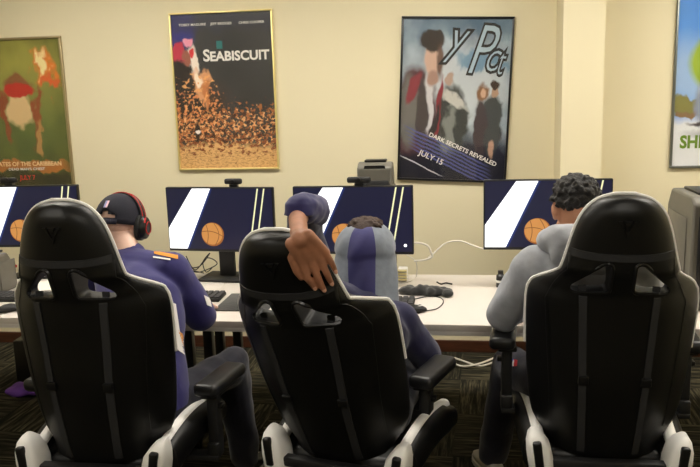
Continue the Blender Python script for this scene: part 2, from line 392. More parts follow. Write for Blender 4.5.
# dark green poster
P = Pic('green_print', (52, 60, 22), (122, 126, 52), 3)
P.spot(.5, .75, .5, .3, (186, 180, 84), soft=1.9, op=.7).spot(.5, .45, .45, .25, (78, 106, 54), soft=1.6, op=.6)
P.spot(.80, .82, .10, .13, (226, 130, 48), soft=.9, wob=.2).spot(.79, .84, .05, .09, (255, 236, 170), soft=.9, wob=.18).spot(.85, .71, .09, .05, (220, 100, 44), soft=.9, wob=.2)
P.spot(.20, .83, .08, .11, (226, 130, 48), soft=.9, wob=.16).spot(.20, .84, .05, .09, (255, 236, 170), soft=.9, wob=.14)
P.spot(.5, .53, .15, .12, (226, 194, 140), soft=.5, wob=.10).spot(.5, .70, .15, .05, (146, 92, 54), soft=.6, wob=.08).spot(.5, .66, .17, .045, (196, 42, 28), soft=.3, wob=.05)
P.spot(.68, .5, .04, .2, (150, 76, 40), rot=-10, soft=.8, wob=.14).spot(.32, .5, .04, .2, (150, 76, 40), rot=10, soft=.8, wob=.14)
P.spot(.68, .33, .03, .1, (186, 140, 80), soft=.7, wob=.1).spot(.5, .145, .47, .036, (186, 116, 48), soft=.5, wob=.08, box=True).spot(.5, .03, .7, .07, (26, 24, 14), soft=.8, op=.8)
poster(-3.0, 1.643, 0, bronze, P.done(), [
    ('PIRATES OF THE CARIBBEAN', .5, .142, .041, 'CENTER', to, 0, .0012, 1.0), ('DEAD MAN\'S CHEST', .5, .112, .024, 'CENTER', tw, 0, .0006, 1.25),
    ('JULY 7', .5, .045, .045, 'CENTER', tr, 0, .0008, .9)], 'framed dark green poster with an orange flame and red JULY 7 lettering', .016)
# horse race poster
P = Pic('dust_print', (42, 42, 42), (66, 66, 66), 2)
P.spot(.04, .93, .2, .16, (50, 50, 130), soft=.6, wob=.06).spot(.5, .95, .8, .06, (50, 52, 68), soft=1, op=.6)
P.spot(.12, .42, .36, .18, (64, 42, 26), soft=1).spot(.1, .52, .2, .2, (32, 26, 24), soft=.8, wob=.15)
P.specks(.02, .38, (176, 108, 58), 24, .50, x0=-.2, x1=1.2).specks(.0, .34, (240, 184, 124), 30, .53).specks(.2, .5, (226, 146, 88), 26, .54, x0=-.2, x1=.42).specks(.1, .36, (70, 38, 22), 20, .55, x0=-.2, x1=1.2)
P.spot(.5, .0, .9, .16, (232, 186, 122), soft=.35, wob=.08).specks(.1, .2, (140, 74, 36), 22, .53, strc=(1, 2, 1)).specks(.0, .1, (206, 158, 98), 30, .5, strc=(1, 4, 1))
P.spot(.2, .70, .06, .10, (246, 232, 218), rot=14, soft=.4, wob=.08).spot(.15, .825, .05, .03, (244, 160, 184), soft=.5, wob=.06).spot(.06, .745, .07, .06, (196, 50, 76), soft=.5, wob=.1).spot(.13, .72, .04, .05, (160, 96, 76), soft=.5, wob=.08).spot(.19, .755, .03, .03, (216, 50, 56), soft=.5, wob=.05)
P.spot(.27, .57, .08, .10, (222, 160, 112), rot=24, soft=.6, wob=.16).spot(.25, .59, .035, .06, (252, 232, 208), rot=20, soft=.6, wob=.1).spot(.12, .58, .07, .08, (36, 28, 26), soft=.6, wob=.1).spot(.33, .5, .05, .06, (200, 124, 70), soft=.8, wob=.16).specks(.4, .6, (240, 176, 110), 24, .56, x0=.1, x1=.36)
P.spot(.2, .25, .025, .06, (44, 28, 22), soft=.6, wob=.05).spot(.205, .25, .025, .012, (250, 240, 234), soft=.6, wob=.03).spot(.475, .80, .03, .025, (40, 124, 120), soft=.3, wob=0, box=True)
poster(-1.546, 1.752, 0, gold, P.done(), [
    ('S', .305, .70, .104, 'LEFT', tw, 0, .0028, 1.0), ('EABISCUIT', .965, .70, .083, 'RIGHT', tw, 0, .0028, 1.02), ('TOBEY MAGUIRE', .08, .925, .022, 'LEFT', tw, 0, .0004, 1.1), ('JEFF BRIDGES', .4, .925, .022, 'LEFT', tw, 0, .0004, 1.1),
    ('CHRIS COOPER', .68, .925, .022, 'LEFT', tw, 0, .0004, 1.1)], 'gold framed poster of a race horse kicking up dust, reading SEABISCUIT', .011)
# stormy blue poster
P = Pic('storm_print', (52, 80, 108), (176, 194, 204), 3.6)
P.spot(.55, .58, .5, .26, (206, 212, 214), soft=1.4, op=.8, wob=.15).spot(.7, .98, .5, .08, (84, 112, 132), soft=1, op=.7).spot(.74, .74, .3, .05, (64, 128, 164), soft=1.2, op=.7, wob=.16)
P.spot(.5, .08, .9, .22, (22, 24, 46), soft=.8, wob=.06).spot(.47, .36, .15, .24, (58, 62, 60), soft=.5, wob=.12).spot(.46, .30, .05, .2, (132, 136, 130), rot=-12, soft=.8, wob=.1).spot(.45, .63, .04, .036, (178, 152, 136), soft=.5, wob=.05).spot(.5, .5, .12, .03, (196, 194, 186), rot=-30, soft=.8, wob=.1)
P.spot(.86, .36, .10, .2, (62, 68, 70), soft=.3, wob=.06).spot(.87, .57, .036, .036, (180, 146, 120), soft=.5, wob=.04).spot(.865, .605, .045, .022, (54, 36, 28), soft=.5, wob=.04).spot(.75, .33, .06, .18, (66, 54, 60), soft=.4, wob=.06).spot(.755, .55, .05, .05, (132, 92, 60), soft=.6, wob=.06).spot(.765, .55, .022, .03, (206, 168, 140), soft=.6, wob=.03).spot(.86, .2, .03, .05, (190, 150, 128), soft=.6, wob=.04)
P.spot(.14, .40, .2, .3, (84, 50, 56), soft=.3, wob=.06).spot(.07, .42, .1, .22, (112, 110, 104), soft=.5, wob=.06).spot(.25, .48, .055, .19, (206, 204, 206), soft=.4, wob=.04).spot(.20, .42, .05, .22, (70, 62, 62), soft=.5, wob=.05).spot(.36, .44, .025, .2, (140, 40, 52), rot=-6, soft=.5, wob=.04).spot(.11, .57, .04, .11, (136, 48, 58), rot=-34, soft=.6, wob=.04).spot(.3, .3, .03, .2, (40, 34, 38), rot=-24, soft=.6, wob=.06)
P.spot(.29, .76, .082, .105, (206, 172, 152), soft=.3, wob=.03).spot(.27, .87, .125, .07, (46, 36, 30), soft=.3, wob=.06).spot(.29, .64, .05, .05, (170, 134, 118), soft=.6, wob=.03).spot(.355, .74, .03, .1, (110, 84, 72), soft=.9, wob=.03)
P.spot(.36, .07, .8, .1, (20, 20, 36), soft=.7, op=.9, wob=.05)
for k in range(6): P.spot(.44+.012*k, .215-.028*k, .38, .006, (92, 98, 158), rot=-17, soft=.5, wob=.012, op=.8, box=True)
P.spot(.2, .085, .2, .004, (200, 200, 206), rot=-17, soft=.6, wob=.012, box=True)
TX = []
for c, u, v, z, sx in (('y', .40, .80, .30, .8), ('P', .585, .67, .44, .62), ('o', .745, .685, .29, .66), ('t', .86, .665, .26, .5)):
    TX += [(c, u, v, z, 'LEFT', tdk, 4, .013, sx, .38), (c, u, v, z, 'LEFT', tcream, 4, -.004, sx, .38)]
TX += [
      ('DARK SECRETS REVEALED', .27, .275, .037, 'LEFT', tw, 23, .001, 1.08), ('JULY 15', .18, .155, .05, 'LEFT', tw, 23, .0008, 1)]
poster(-.055, 1.656, 2.64, blackf, P.done(), TX, 'black framed crooked poster in stormy blue and grey with slanted DARK SECRETS REVEALED lettering', .013)
# sky blue poster
P = Pic('sky_print', (70, 136, 220), (92, 156, 230), 2)
P.spot(.5, .0, 1.2, .31, (232, 234, 236), soft=.3, wob=.03).spot(.5, .55, 1, .2, (178, 202, 228), soft=1.2, op=.7, wob=.05).spot(.1, .37, .14, .045, (134, 130, 70), soft=.5, wob=.08).spot(.12, .325, .12, .02, (140, 110, 80), soft=.6, wob=.08)
P.spot(.46, .62, .34, .2, (158, 184, 52), soft=.25, wob=.01).spot(.38, .37, .2, .19, (146, 156, 176), rot=-12, soft=.3, wob=.03).spot(.42, .26, .28, .018, (72, 64, 66), soft=.5, wob=.04).spot(.38, .56, .12, .06, (206, 108, 48), soft=.5, wob=.05).spot(.42, .2, .3, .03, (190, 190, 196), soft=1, wob=.04)
poster(1.595, 1.722, 0, silver, P.done(), [('SHREK', .065, .112, .105, 'LEFT', tg, 0, .004, .85)],
       'grey framed sky blue poster with a rounded green shape, beside the computer tower', .013)

# ------------------------------------------------------------------ desk
def desk(x0, x1, label):
    y0, y1 = -1.76, -.864
    t = empty('desk', ((x0+x1)/2, (y0+y1)/2, 0)); w = x1-x0; d = y1-y0
    MB().box((0, 0, .725), (w-.002, d, .03), bev=.002).build('desktop', deskm, t)
    MB().box((0, 0, .70), (w-.004, d-.006, .02), bev=.002).build('underlay', edgem, t)
    for sx in (-1, 1):
        for sy in (-1, 1): MB().box((sx*(w/2-.05), sy*(d/2-.22), .345), (.045, .045, .69), bev=.004).build('leg', blackp, t)
        MB().box((sx*(w/2-.05), 0, .665), (.04, d-.42, .04), bev=.004).build('side_rail', blackp, t)
    MB().box((0, d/2-.22, .665), (w-.12, .03, .04), bev=.004).build('rear_rail', blackp, t)
    tag(t, label, 'desk', 'white computer desks in a row')
desk(-2.92, -1.263, 'white computer desk under the dark green poster and gold framed poster')
desk(-1.263, .40, 'white computer desk in the middle holding a black cloth pouch')
desk(.40, 2.05, 'white computer desk beside the pillar with the large grey computer tower')
DZ = .741

# ------------------------------------------------------------------ monitors
navys = em('screen_navy', (19, 22, 52), .9); whites = em('screen_white', (255, 255, 255), 1.6); yell = em('screen_lines', (250, 248, 190), 1.0); orb = em('screen_ball', (208, 142, 74), .95); orb2 = em('screen_ball_edge', (176, 104, 44), .8); seam = em('screen_seam', (140, 86, 42), .8); navyg = em('screen_glow', (34, 52, 112), .9)
def monitor(cx, y, top, yaw, label, sh=0):
    w, h = .612, .350
    t = empty('monitor', (cx, y, DZ), yaw); zc = top-DZ-h/2
    MB().box((0, .013, zc), (w, .03, h), bev=.006).box((0, .04, zc-.02), (w*.6, .04, h*.55), bev=.015).build('housing', blackp, t)
    s = MB(); sw, shh = w-.014, h-.022; y0 = -.003; zb = zc-h/2+.015
    def pt(u, v, k): return ((u-.5)*sw, y0-.0003*k, zb+v*shh)
    s.poly([pt(*c, 0) for c in ((0, 0), (1, 0), (1, 1), (0, 1))])
    s.mi = 6; s.poly([pt(*c, 1) for c in ((.425, 1), (.445, 1), (.19, 0), (.17, 0))])
    s.mi = 1; s.poly([pt(*c, 2) for c in ((.25, 1), (.425, 1), (.17, 0), (0, 0), (0, .34))])
    s.mi = 2
    for a, b in ((.865, .765), (.925, .825)): s.poly([pt(*c, 2) for c in ((a, 1), (a+.013, 1), (b+.013, 0), (b, 0))])
    c0 = (.425, .245); rr = .108; asp = sw/shh
    def disc(cx_, cy_, r, k): s.poly([pt(cx_+r*cos(a), cy_+r*asp*sin(a), k) for a in [2*pi*i/40 for i in range(40)]])
    s.mi = 4; disc(*c0, rr, 1); s.mi = 3; disc(c0[0]-.006, c0[1]+.01, rr*.92, 2)
    s.mi = 5
    def arc(f, n=18, wd=.003):
        P_ = [f(i/n) for i in range(n+1)]
        for a, b in zip(P_, P_[1:]):
            d = V((b[0]-a[0], (b[1]-a[1])/asp)).normalized(); nx, ny = -d.y*wd, d.x*wd*asp
            s.poly([pt(a[0]+nx, a[1]+ny, 3), pt(b[0]+nx, b[1]+ny, 3), pt(b[0]-nx, b[1]-ny, 3), pt(a[0]-nx, a[1]-ny, 3)])
    arc(lambda u: (c0[0]+rr*(2*u-1)*.98, c0[1]+rr*asp*(.22-.42*u+.22*sin(pi*u))))
    arc(lambda u: (c0[0]+rr*(-.55+.15*sin(pi*u)), c0[1]+rr*asp*(1.6*u-.8)))
    arc(lambda u: (c0[0]+rr*(.15+.4*sin(pi*u)), c0[1]+rr*asp*(1.9*u-.95)))
    s.mi = 1; disc(.942, .10, .013, 2)
    s.build('screen', [navys, whites, yell, orb, orb2, seam, navyg], t, False)
    MB().box((0, .07, (zc-.05)/2), (.09, .03, zc-.05), bev=.008).build('neck', mattep, t)
    MB().box((0, .06, .008), (.27, .20, .015), bev=.006).build('base', mattep, t)
    return tag(t, label, 'monitor', 'black monitors showing a basketball')
def webcam(x, y, z, label, wd=.095):
    t = empty('webcam', (x, y, z))
    MB().box((0, 0, .029), (wd, .028, .03), bev=.010, seg=3).build('camera_body', mattep, t)
    MB().lathe((0, -.013, .030), [(.011, 0), (.011, .004), (.007, .005)], 18, (0, -1, 0)).build('lens', blackp, t)
    MB().box((0, .006, .007), (.045, .034, .014), bev=.003).box((0, .026, -.012), (.04, .008, .034), bev=.002).build('clip', blackp, t)
    return tag(t, label, 'webcam', 'webcams clipped on the monitors')
monitor(-2.42, -1.00, 1.268, R(3), 'black monitor showing a basketball, under the dark green poster')
monitor(-1.288, -1.04, 1.252, R(-5), 'black monitor showing a basketball, under the SEABISCUIT poster with a webcam')
monitor(-.552, -1.16, 1.266, R(-1), 'black monitor showing a basketball, beyond the draped hand and the grey hood')
monitor(.405, -1.14, 1.286, R(0), 'black monitor showing a basketball, nearest the pillar behind curly black hair')
webcam(-2.52, -.985, 1.2685, 'black webcam on the monitor under the dark green poster')
webcam(-1.205, -1.03, 1.2525, 'black webcam on the monitor under the SEABISCUIT poster')
webcam(-.517, -1.15, 1.2665, 'wide black webcam on the monitor in front of the small grey tower', .12)

# ------------------------------------------------------------------ computer towers
def tower(x, y, w, d, h, yaw, label):
    t = empty('computer_tower', (x, y, DZ), yaw)
    s = .045
    pr = [(-d/2, .0), (d/2, 0), (d/2, h-s*.6), (d/2-s, h), (-d/2+s*1.3, h), (-d/2, h-s*1.8)]
    M = Matrix.Rotation(R(-90), 4, 'Z')
    mb = MB(); mb.prism([(-a, b) for a, b in pr], -w/2, w/2, Matrix.Rotation(R(90), 4, 'Z'))
    o = mb.build('case', pcm, t, 30)
    bv = o.modifiers.new('b', 'BEVEL'); bv.width = .012; bv.segments = 3
    MB().box((0, -d/2-.001, h*.45), (w*.80, .02, h*.80), bev=.008).build('front_panel', pcd, t)
    MB().prism([(-w*.36, h-.066), (w*.36, h-.066), (w*.28, h-.016), (-w*.28, h-.016)], -d/2+.001, -d/2+.03).build('intake', blackp, t, False)
    MB().box((0, .01, h+.004), (w*.62, d*.55, .012), bev=.004).build('top_vent', blackp, t)
    MB().lathe((w*.18, -d/2-.010, h*.78), [(.012, 0), (.012, .004), (.009, .005)], 20, (0, -1, 0)).build('power_button', em('led_blue', (70, 100, 190), .8), t)
    for sg in (-1, 1): MB().box((sg*(w/2+.002), .02, h*.45), (.006, d*.7, h*.7), bev=.002).build('side_panel', pcm, t)
    return tag(t, label, 'computer tower', 'grey computer towers')
tower(-.455, -.932, .185, .13, .625, 0, 'small grey computer tower showing above the middle monitor')
tower(1.10, -1.30, .25, .42, .50, R(0), 'large grey computer tower at the right picture edge behind the third chair')
tower(-2.50, -1.31, .22, .20, .205, R(0), 'low grey computer case at the left picture edge under a monitor')

# ------------------------------------------------------------------ chairs
HW = [(0, .17), (.02, .20), (.05, .226), (.09, .246), (.15, .26), (.22, .268), (.30, .275), (.40, .280), (.48, .283), (.54, .283), (.575, .278), (.60, .264), (.622, .240), (.645, .208), (.665, .188), (.705, .176), (.74, .167), (.78, .157), (.815, .147), (.85, .1335), (.87, .122), (.887, .109), (.90, .095), (.91, .080), (.918, .062), (.923, .042), (.925, .015)]
def hw(v):
    for (a, x), (b, y) in zip(HW, HW[1:]):
        if a <= v <= b: return x+(y-x)*(v-a)/(b-a)
    return HW[-1][1]
def backshell():
    mb = MB(); n = 56
    vs = sorted({0, .925, .92, .915, .907} | {.925*i/64 for i in range(65)})
    rings = []
    for v in vs:
        a = hw(v); head = max(0, min(1, (v-.60)/.08))
        edge = min(1, sqrt(max(0, (.93-v)/.05))) if v > .88 else (min(1, sqrt((v+.01)/.06)) if v < .05 else 1)
        fw_ = (.135*(1-head) + .035*head)*edge            # forward reach of the side wings
        rear = (.022 + .020*head)*edge; front = (.045+.035*head)*edge
        lum = .012*math.exp(-((v-.28)/.14)**2)
        ring = []
        for k in range(n):
            th = 2*pi*k/n; c = cos(th); s_ = sin(th)
            x = a*math.copysign(abs(c)**.55, c); u = abs(x)/a
            lift = fw_*u**2.6
            if s_ < 0: y = -rear*abs(s_)**.7 - lum*(1-u*u) + lift
            else: y = (front*(1-.55*u**3)+lum*(1-u))*abs(s_)**.45 + lift
            ring.append(mb.b.verts.new((x, y, v)))
        rings.append(ring)
    for A, B in zip(rings, rings[1:]):
        for k in range(n): mb.b.faces.new([A[k], A[(k+1) % n], B[(k+1) % n], B[k]])
    mb.b.faces.new(rings[0]); mb.b.faces.new(rings[-1])
    return mb.mesh('backrest', leather, 70)
TRI = [(.036, .712), (.036, .614), (.152, .600), (.158, .622), (.062, .716)]
def rtri(sgn, grow=0):
    cx = sum(p[0] for p in TRI)/5; cz = sum(p[1] for p in TRI)/5
    P_ = [V((cx+(x-cx)*(1+grow), cz+(z-cz)*(1+grow))) for x, z in TRI]; out = []
    for i, p in enumerate(P_):
        a, b = P_[i-1], P_[(i+1) % 5]; ra = min(.018, (a-p).length*.45); rb = min(.018, (b-p).length*.45)
        q0 = p+(a-p).normalized()*ra; q1 = p+(b-p).normalized()*rb
        for k in range(5):
            u = k/4; w = q0*(1-u)**2+p*2*u*(1-u)+q1*u*u; out.append((sgn*w.x, w.y))
    return out
def make_backmesh():
    o = link('tmp', backshell())
    cut = MB()
    for s in (-1, 1): cut.prism(rtri(s), -.3, .4)
    c = cut.build('cut', leather)
    md = o.modifiers.new('b', 'BOOLEAN'); md.operation = 'DIFFERENCE'; md.object = c; md.solver = 'EXACT'
    me = ev_mesh(o); bpy.data.objects.remove(o); bpy.data.objects.remove(c)
    me.polygons.foreach_set('use_smooth', [True]*len(me.polygons))
    try: me.set_sharp_from_angle(angle=R(45))
    except Exception: pass
    me.name = 'backrest'; return me
BACK = make_backmesh()
BB = BVHTree.FromPolygons([v.co for v in BACK.vertices], [tuple(p.vertices) for p in BACK.polygons])
def rear_y(x, v, off=.002):
    h = BB.ray_cast(V((x, -1, v)), V((0, 1, 0))); return (h[0].y if h[0] is not None and h[0].y < .1 else .02)-off
def ribbon(mb, path, w, off=.003, th=.004):
    """strip that follows the rear of the shell; path of (x, v)"""
    L_, R_ = [], []
    for i, (x, v) in enumerate(path):
        a = V(path[max(0, i-1)]); b = V(path[min(len(path)-1, i+1)]); d = (b-a).normalized(); nx, nz = -d.y*w/2, d.x*w/2
        for lst, sg in ((L_, 1), (R_, -1)):
            X, Z = x+nx*sg, v+nz*sg; lst.append(V((X, rear_y(X, Z, off), Z)))
    b = mb.b
    lo = [b.verts.new(p) for p in L_]; ro = [b.verts.new(p) for p in R_]
    li = [b.verts.new(p+V((0, th, 0))) for p in L_]; ri2 = [b.verts.new(p+V((0, th, 0))) for p in R_]
    for i in range(len(path)-1):
        for q in ((lo[i], lo[i+1], ro[i+1], ro[i]), (li[i], ri2[i], ri2[i+1], li[i+1]), (lo[i], li[i], li[i+1], lo[i+1]), (ro[i], ro[i+1], ri2[i+1], ri2[i])): b.faces.new(q)
def lerp_path(P_, n):
    out = []
    for a, b in zip(P_, P_[1:]):
        for k in range(n): out.append(tuple(a[i]+(b[i]-a[i])*k/n for i in range(len(a))))
    return out+[tuple(P_[-1])]
BACKY, BACKZ = -.24, .465
def chair_parts():
    D = {}
    D['back'] = BACK
    # white piping round the front seam
    pts = []
    vs = [.36+.5625*i/90 for i in range(91)]
    def pp(v, sg): hd = max(0, min(1, (v-.60)/.08)); return V((sg*(hw(v)+.001), .140*(1-hd)+.036*hd, v))
    pts = [pp(v, -1) for v in vs]+[V((x, .034, .9275)) for x in (-.03, 0, .03)]+[pp(v, 1) for v in reversed(vs)]
    D['piping'] = MB().tube(pts, .0062, 8).mesh('piping', wleather)
    mb = MB(); ribbon(mb, [(-.160+.32*i/30, .742-.006*(1-(abs(i-15)/15)**2)) for i in range(31)], .024, .004, .006); D['band'] = mb.mesh('headrest_band', leather2)
    for s, k in ((-1, 'sl'), (1, 'sr')):
        mb = MB(); ribbon(mb, [(s*(.117-.027*i/40), .622-.606*i/40) for i in range(41)], .024, .004, .006); D[k] = mb.mesh('harness_strap', leather2)
        mb = MB(); c = (s*.100, .30); mb.box((c[0], rear_y(*c, .006), c[1]), (.034, .012, .03), bev=.003); D[k+'b'] = mb.mesh('buckle', blackp)
        mb = MB(); A = rtri(s, .03); mb.tube([V((x, rear_y(x*1.0, z, .0) if False else min(.03, rear_y(s*(.10+(abs(x)-.10)*1.45), .655+(z-.655)*1.6, .001)), z)) for x, z in A], .0065, 6, True); D[k+'r'] = mb.mesh('harness_rim', blackp)
    for s, k in ((-1, 'ml'), (1, 'mr')):
        mb = MB(); ribbon(mb, lerp_path([(s*.162, .735), (s*.165, .68), (s*.20, .620), (s*.225, .56), (s*.215, .42), (s*.20, .25), (s*.19, .10)], 6), .007, .0025, .003)
        D[k] = mb.mesh('seam', leather)
    mb = MB(); z0 = .835
    for s in (-1, 1): mb.prism([(s*.030, z0+.022), (s*.018, z0+.022), (0, z0-.03), (s*.0, z0-.012)], -.006, .006, Matrix.Translation((0, rear_y(0, z0)+.002, 0)))
    mb.prism([(-.012, z0+.022), (.012, z0+.022), (.005, z0+.01), (-.005, z0+.01)], -.006, .006, Matrix.Translation((0, rear_y(0, z0)+.002, 0))); D['emblem'] = mb.mesh('emblem', blackp, False)
    D['seat'] = MB().box((0, .02, .415), (.40, .48, .11), bev=.035, seg=4).mesh('seat', leather, 60)
    for s, k in ((-1, 'bl'), (1, 'br')):
        pth = [(s*(.004+.032*i/12), -.20+.46*i/12, .470+.03*sin(pi*i/12)) for i in range(13)]
        rows = [((s*.232+x, y, z-.02), (.046, 0, 0), (0, 0, .062-.015*(i > 10))) for i, (x, y, z) in enumerate(pth)]
        D[k] = MB().loft([(r[0], r[1], r[2], .75) for r in rows]).mesh('seat_bolster', leather, 60)
        rows = [((s*.222+x, y, z+.016), (.024, 0, 0), (0, 0, .034), .75) for (x, y, z) in pth]
        D[k+'w'] = MB().loft(rows).mesh('bolster_top', wleather, 60)
        mb = MB().loft([((s*.215, -.245, .385), (.030, 0, 0), (0, .05, 0), .5), ((s*.222, -.25, .42), (.042, 0, 0), (0, .056, 0), .5), ((s*.228, -.25, .47), (.044, 0, 0), (0, .056, 0), .5), ((s*.234, -.25, .51), (.040, 0, 0), (0, .052, 0), .5), ((s*.243, -.245, .54), (.026, 0, 0), (0, .042, 0), .5), ((s*.250, -.24, .556), (.010, 0, 0), (0, .022, 0), .6)]); D[k+'h'] = mb.mesh('hinge_cover', wleather, 50)
        D[k+'s'] = MB().box((s*.236, -.301, .485), (.030, .024, .105), rot=(0, s*.12, 0), bev=.008, seg=3).mesh('slot_insert', blackp)
        D[k+'p'] = MB().box((s*.335, .13, .68), (.098, .275, .05), bev=.02, seg=4).mesh('arm_pad', armm, 60)
        D[k+'a'] = MB().box((s*.325, .07, .545), (.04, .07, .25), bev=.008).box((s*.325, .07, .655), (.07, .12, .02), bev=.006).box((s*.25, .05, .405), (.19, .06, .02), bev=.004).box((s*.325, .06, .43), (.045, .075, .07), bev=.01).mesh('arm_post', mattep)
        D[k+'k'] = MB().box((s*.352, .07, .60), (.02, .03, .018), bev=.004).mesh('adjust_button', blackp)
    D['bar'] = MB().box((0, -.268, .447), (.44, .04, .036), bev=.008).mesh('crossbar', mattep)
    D['mech'] = MB().box((0, 0, .385), (.22, .30, .035), bev=.008).box((0, 0, .36), (.10, .18, .05), bev=.008).mesh('tilt_mechanism', mattep)
    D['lift'] = MB().lathe((0, 0, .07), [(.028, 0), (.028, .16), (.018, .165), (.018, .28)], 20).mesh('gas_lift', metal)
    st = MB().lathe((0, 0, .06), [(.05, 0), (.055, .02), (.05, .07), (.032, .08)], 20)
    for k in range(5):
        a = 2*pi*k/5+.3; d = V((cos(a), sin(a), 0)); st.loft([(V((0, 0, .10))+d*.03, V((-d.y, d.x, 0))*.035, V((0, 0, .022))), (V((0, 0, .09))+d*.2, V((-d.y, d.x, 0))*.027, V((0, 0, .018))), (V((0, 0, .075))+d*.33, V((-d.y, d.x, 0))*.02, V((0, 0, .013)))], 12)
    D['star'] = st.mesh('star_base', mattep)
    cs = MB()
    cs.cyl((-.026, 0, .028), .028, (-.006, 0, .028)).cyl((.006, 0, .028), .028, (.026, 0, .028)).box((0, 0, .05), (.05, .03, .02), bev=.006).cyl((0, 0, .05), .006, (0, 0, .075)); D['caster'] = cs.mesh('caster', blackp)
    return D
CH = chair_parts()
def chair(x, y, yaw, label, dz=0, recl=6, roll=0, arm=.335, pady=0, armz=0, handz=0):
    t = empty('gaming_chair', (x, y, 0), yaw); o = {}
    def add(k, name, par=None, up=True, loc=None):
        q = link(name, CH[k], par or t)
        if par is None and up: q.location.z = dz
        return q
    b = add('back', 'backrest'); b.location = (0, BACKY, BACKZ+dz); b.rotation_euler = (R(recl), R(roll), 0)
    for k, n in (('piping', 'piping'), ('band', 'headrest_band'), ('sl', 'harness_strap'), ('sr', 'harness_strap'), ('slb', 'buckle'), ('srb', 'buckle'), ('slr', 'harness_rim'), ('srr', 'harness_rim'), ('ml', 'seam'), ('mr', 'seam'), ('emblem', 'emblem')): add(k, n, b)
    s = add('seat', 'seat')
    for k, sg in (('bl', -1), ('br', 1)):
        q = add(k, 'seat_bolster'); w = add(k+'w', 'bolster_top', q); w['label'] = 'white leather bolster top'
        h = add(k+'h', 'hinge_cover'); h['label'] = 'white hinge cover'; add(k+'s', 'slot_insert', h)
        a = add(k+'a', 'arm_post'); a.location.x = sg*(arm-.335); a.location.z = dz+armz
        add(k+'k', 'adjust_button', a)
        p_ = add(k+'p', 'arm_pad'); c = V((sg*.335, .13, 0)); rot = Matrix.Rotation(-pady, 3, 'Z'); p_.rotation_euler = (0, 0, -pady); p_.location = V((sg*arm, .13, dz+armz)) - rot @ c
    add('bar', 'crossbar'); add('mech', 'tilt_mechanism')
    add('lift', 'gas_lift', None, False); st = add('star', 'star_base', None, False)
    for k in range(5):
        a = 2*pi*k/5+.3; c = add('caster', 'caster', st); c.location = (cos(a)*.32, sin(a)*.32, 0); c.rotation_euler = (0, 0, a+.4)
    tag(t, label, 'chair', 'black and white gaming chairs')
    return t, b
C1, B1 = chair(-1.265, -2.37, 0, 'black gaming chair of the person in a navy cap and headset', .03, 6, 0, .34, R(9), -.05)
C2, B2 = chair(-.387, -2.228, R(-13), 'black gaming chair tilted sideways under a draped hand', 0, 21.5, -3, .25, R(6), .0)
C3, B3 = chair(.49, -2.12, R(0), 'black gaming chair of the person in the grey hoodie', 0, 6, 1, .335, R(5), .10)

# ------------------------------------------------------------------ people
def head(mb, c, yaw, pitch, ears=True, s=1.0):
    M = Matrix.Rotation(yaw, 3, 'Z') @ Matrix.Rotation(pitch, 3, 'X'); c = V(c); T = lambda *p: c + M @ (V(p)*s)
    mb.ell(T(0, -.018, .035), (.076*s, .094*s, .085*s), M); mb.ell(T(0, .03, .03), (.066*s, .066*s, .072*s), M); mb.ell(T(0, -.02, -.02), (.066*s, .075*s, .07*s), M)
    mb.cap(T(0, .03, -.02), .058*s, T(0, .055, -.078), .036*s); mb.cap(T(-.035, .03, -.06), .028*s, T(.035, .03, -.06), .028*s)
    mb.ell(T(0, .066, -.092), (.022*s, .018*s, .016*s), M)
    mb.cap(T(0, .09, .02), .010*s, T(0, .112, -.018), .014*s); mb.cap(T(-.014, .096, -.022), .010*s, T(.014, .096, -.022), .010*s)
    mb.cap(T(-.04, .078, .032), .012*s, T(.04, .078, .032), .012*s); mb.cap(T(-.022, .085, -.05), .010*s, T(.022, .085, -.05), .010*s)
    for sg in (-1, 1):
        mb.ell(T(sg*.045, .062, -.012), (.022*s, .02*s, .022*s), M)
        if ears: mb.ell(T(sg*.080, -.012, -.002), (.012*s, .020*s, .032*s), M @ Matrix.Rotation(sg*.3, 3, 'Z')); mb.ell(T(sg*.078, -.006, -.028), (.009*s, .011*s, .012*s), M)
    return T, M
def face_parts(T, M, parent, org):
    for sg in (-1, 1):
        mb = MB(); mb.org = V(org); mb.ell(T(sg*.032, .080, .010), (.0125,)*3); e = mb.build('eye', eyew, parent)
        mb = MB(); mb.org = V(org); mb.ell(T(sg*.032, .0895, .009), (.006, .004, .006), M); mb.build('iris', iris, e)
    mb = MB(); mb.org = V(org); mb.cap(T(-.02, .094, -.049), .005, T(.02, .094, -.049), .005); mb.build('lips', lip, parent)
def hand(mb, w, fwd, nrm, side=1, curl=(.35, .45, .35), spread=.08, thumb=.5):
    w = V(w); f = V(fwd).normalized(); n = V(nrm); n = (n-f*n.dot(f)).normalized(); l = n.cross(f)*side
    mb.loft([(w-f*.02, l*.027, n*.02), (w+f*.01, l*.028, n*.019), (w+f*.045, l*.037, n*.017), (w+f*.08, l*.040, n*.014), (w+f*.095, l*.037, n*.012)], 16)
    for i, (o, ln) in enumerate(((.030, .072), (.010, .080), (-.010, .074), (-.029, .058))):
        p = w+f*(.088-.006*(i == 3)-.002*(i == 0))+l*o; d = (f+l*(spread*(1.5-i)*.6)).normalized(); r = .0095-.001*(i == 3)
        for k, fr in enumerate((.45, .31, .24)):
            d = (Matrix.Rotation(-curl[k]*(1 if side else 1), 3, d.cross(n).cross(d).cross(d)) @ d) if False else (d*cos(curl[k]) - (n-d*n.dot(d)).normalized()*sin(curl[k])).normalized()
            q = p+d*ln*fr; mb.cap(p, r-.0007*k, q, r-.0007*(k+1), 10, 3); p = q
    p = w+f*.025+l*.028-n*.004; d = (f*.7+l*.65-n*.25).normalized()
    for k, ln in enumerate((.042, .032, .026)):
        q = p+d*ln; mb.cap(p, .0125-.001*k, q, .0115-.001*k, 10, 3); p = q; d = (d+f*.25*thumb-n*.15).normalized()
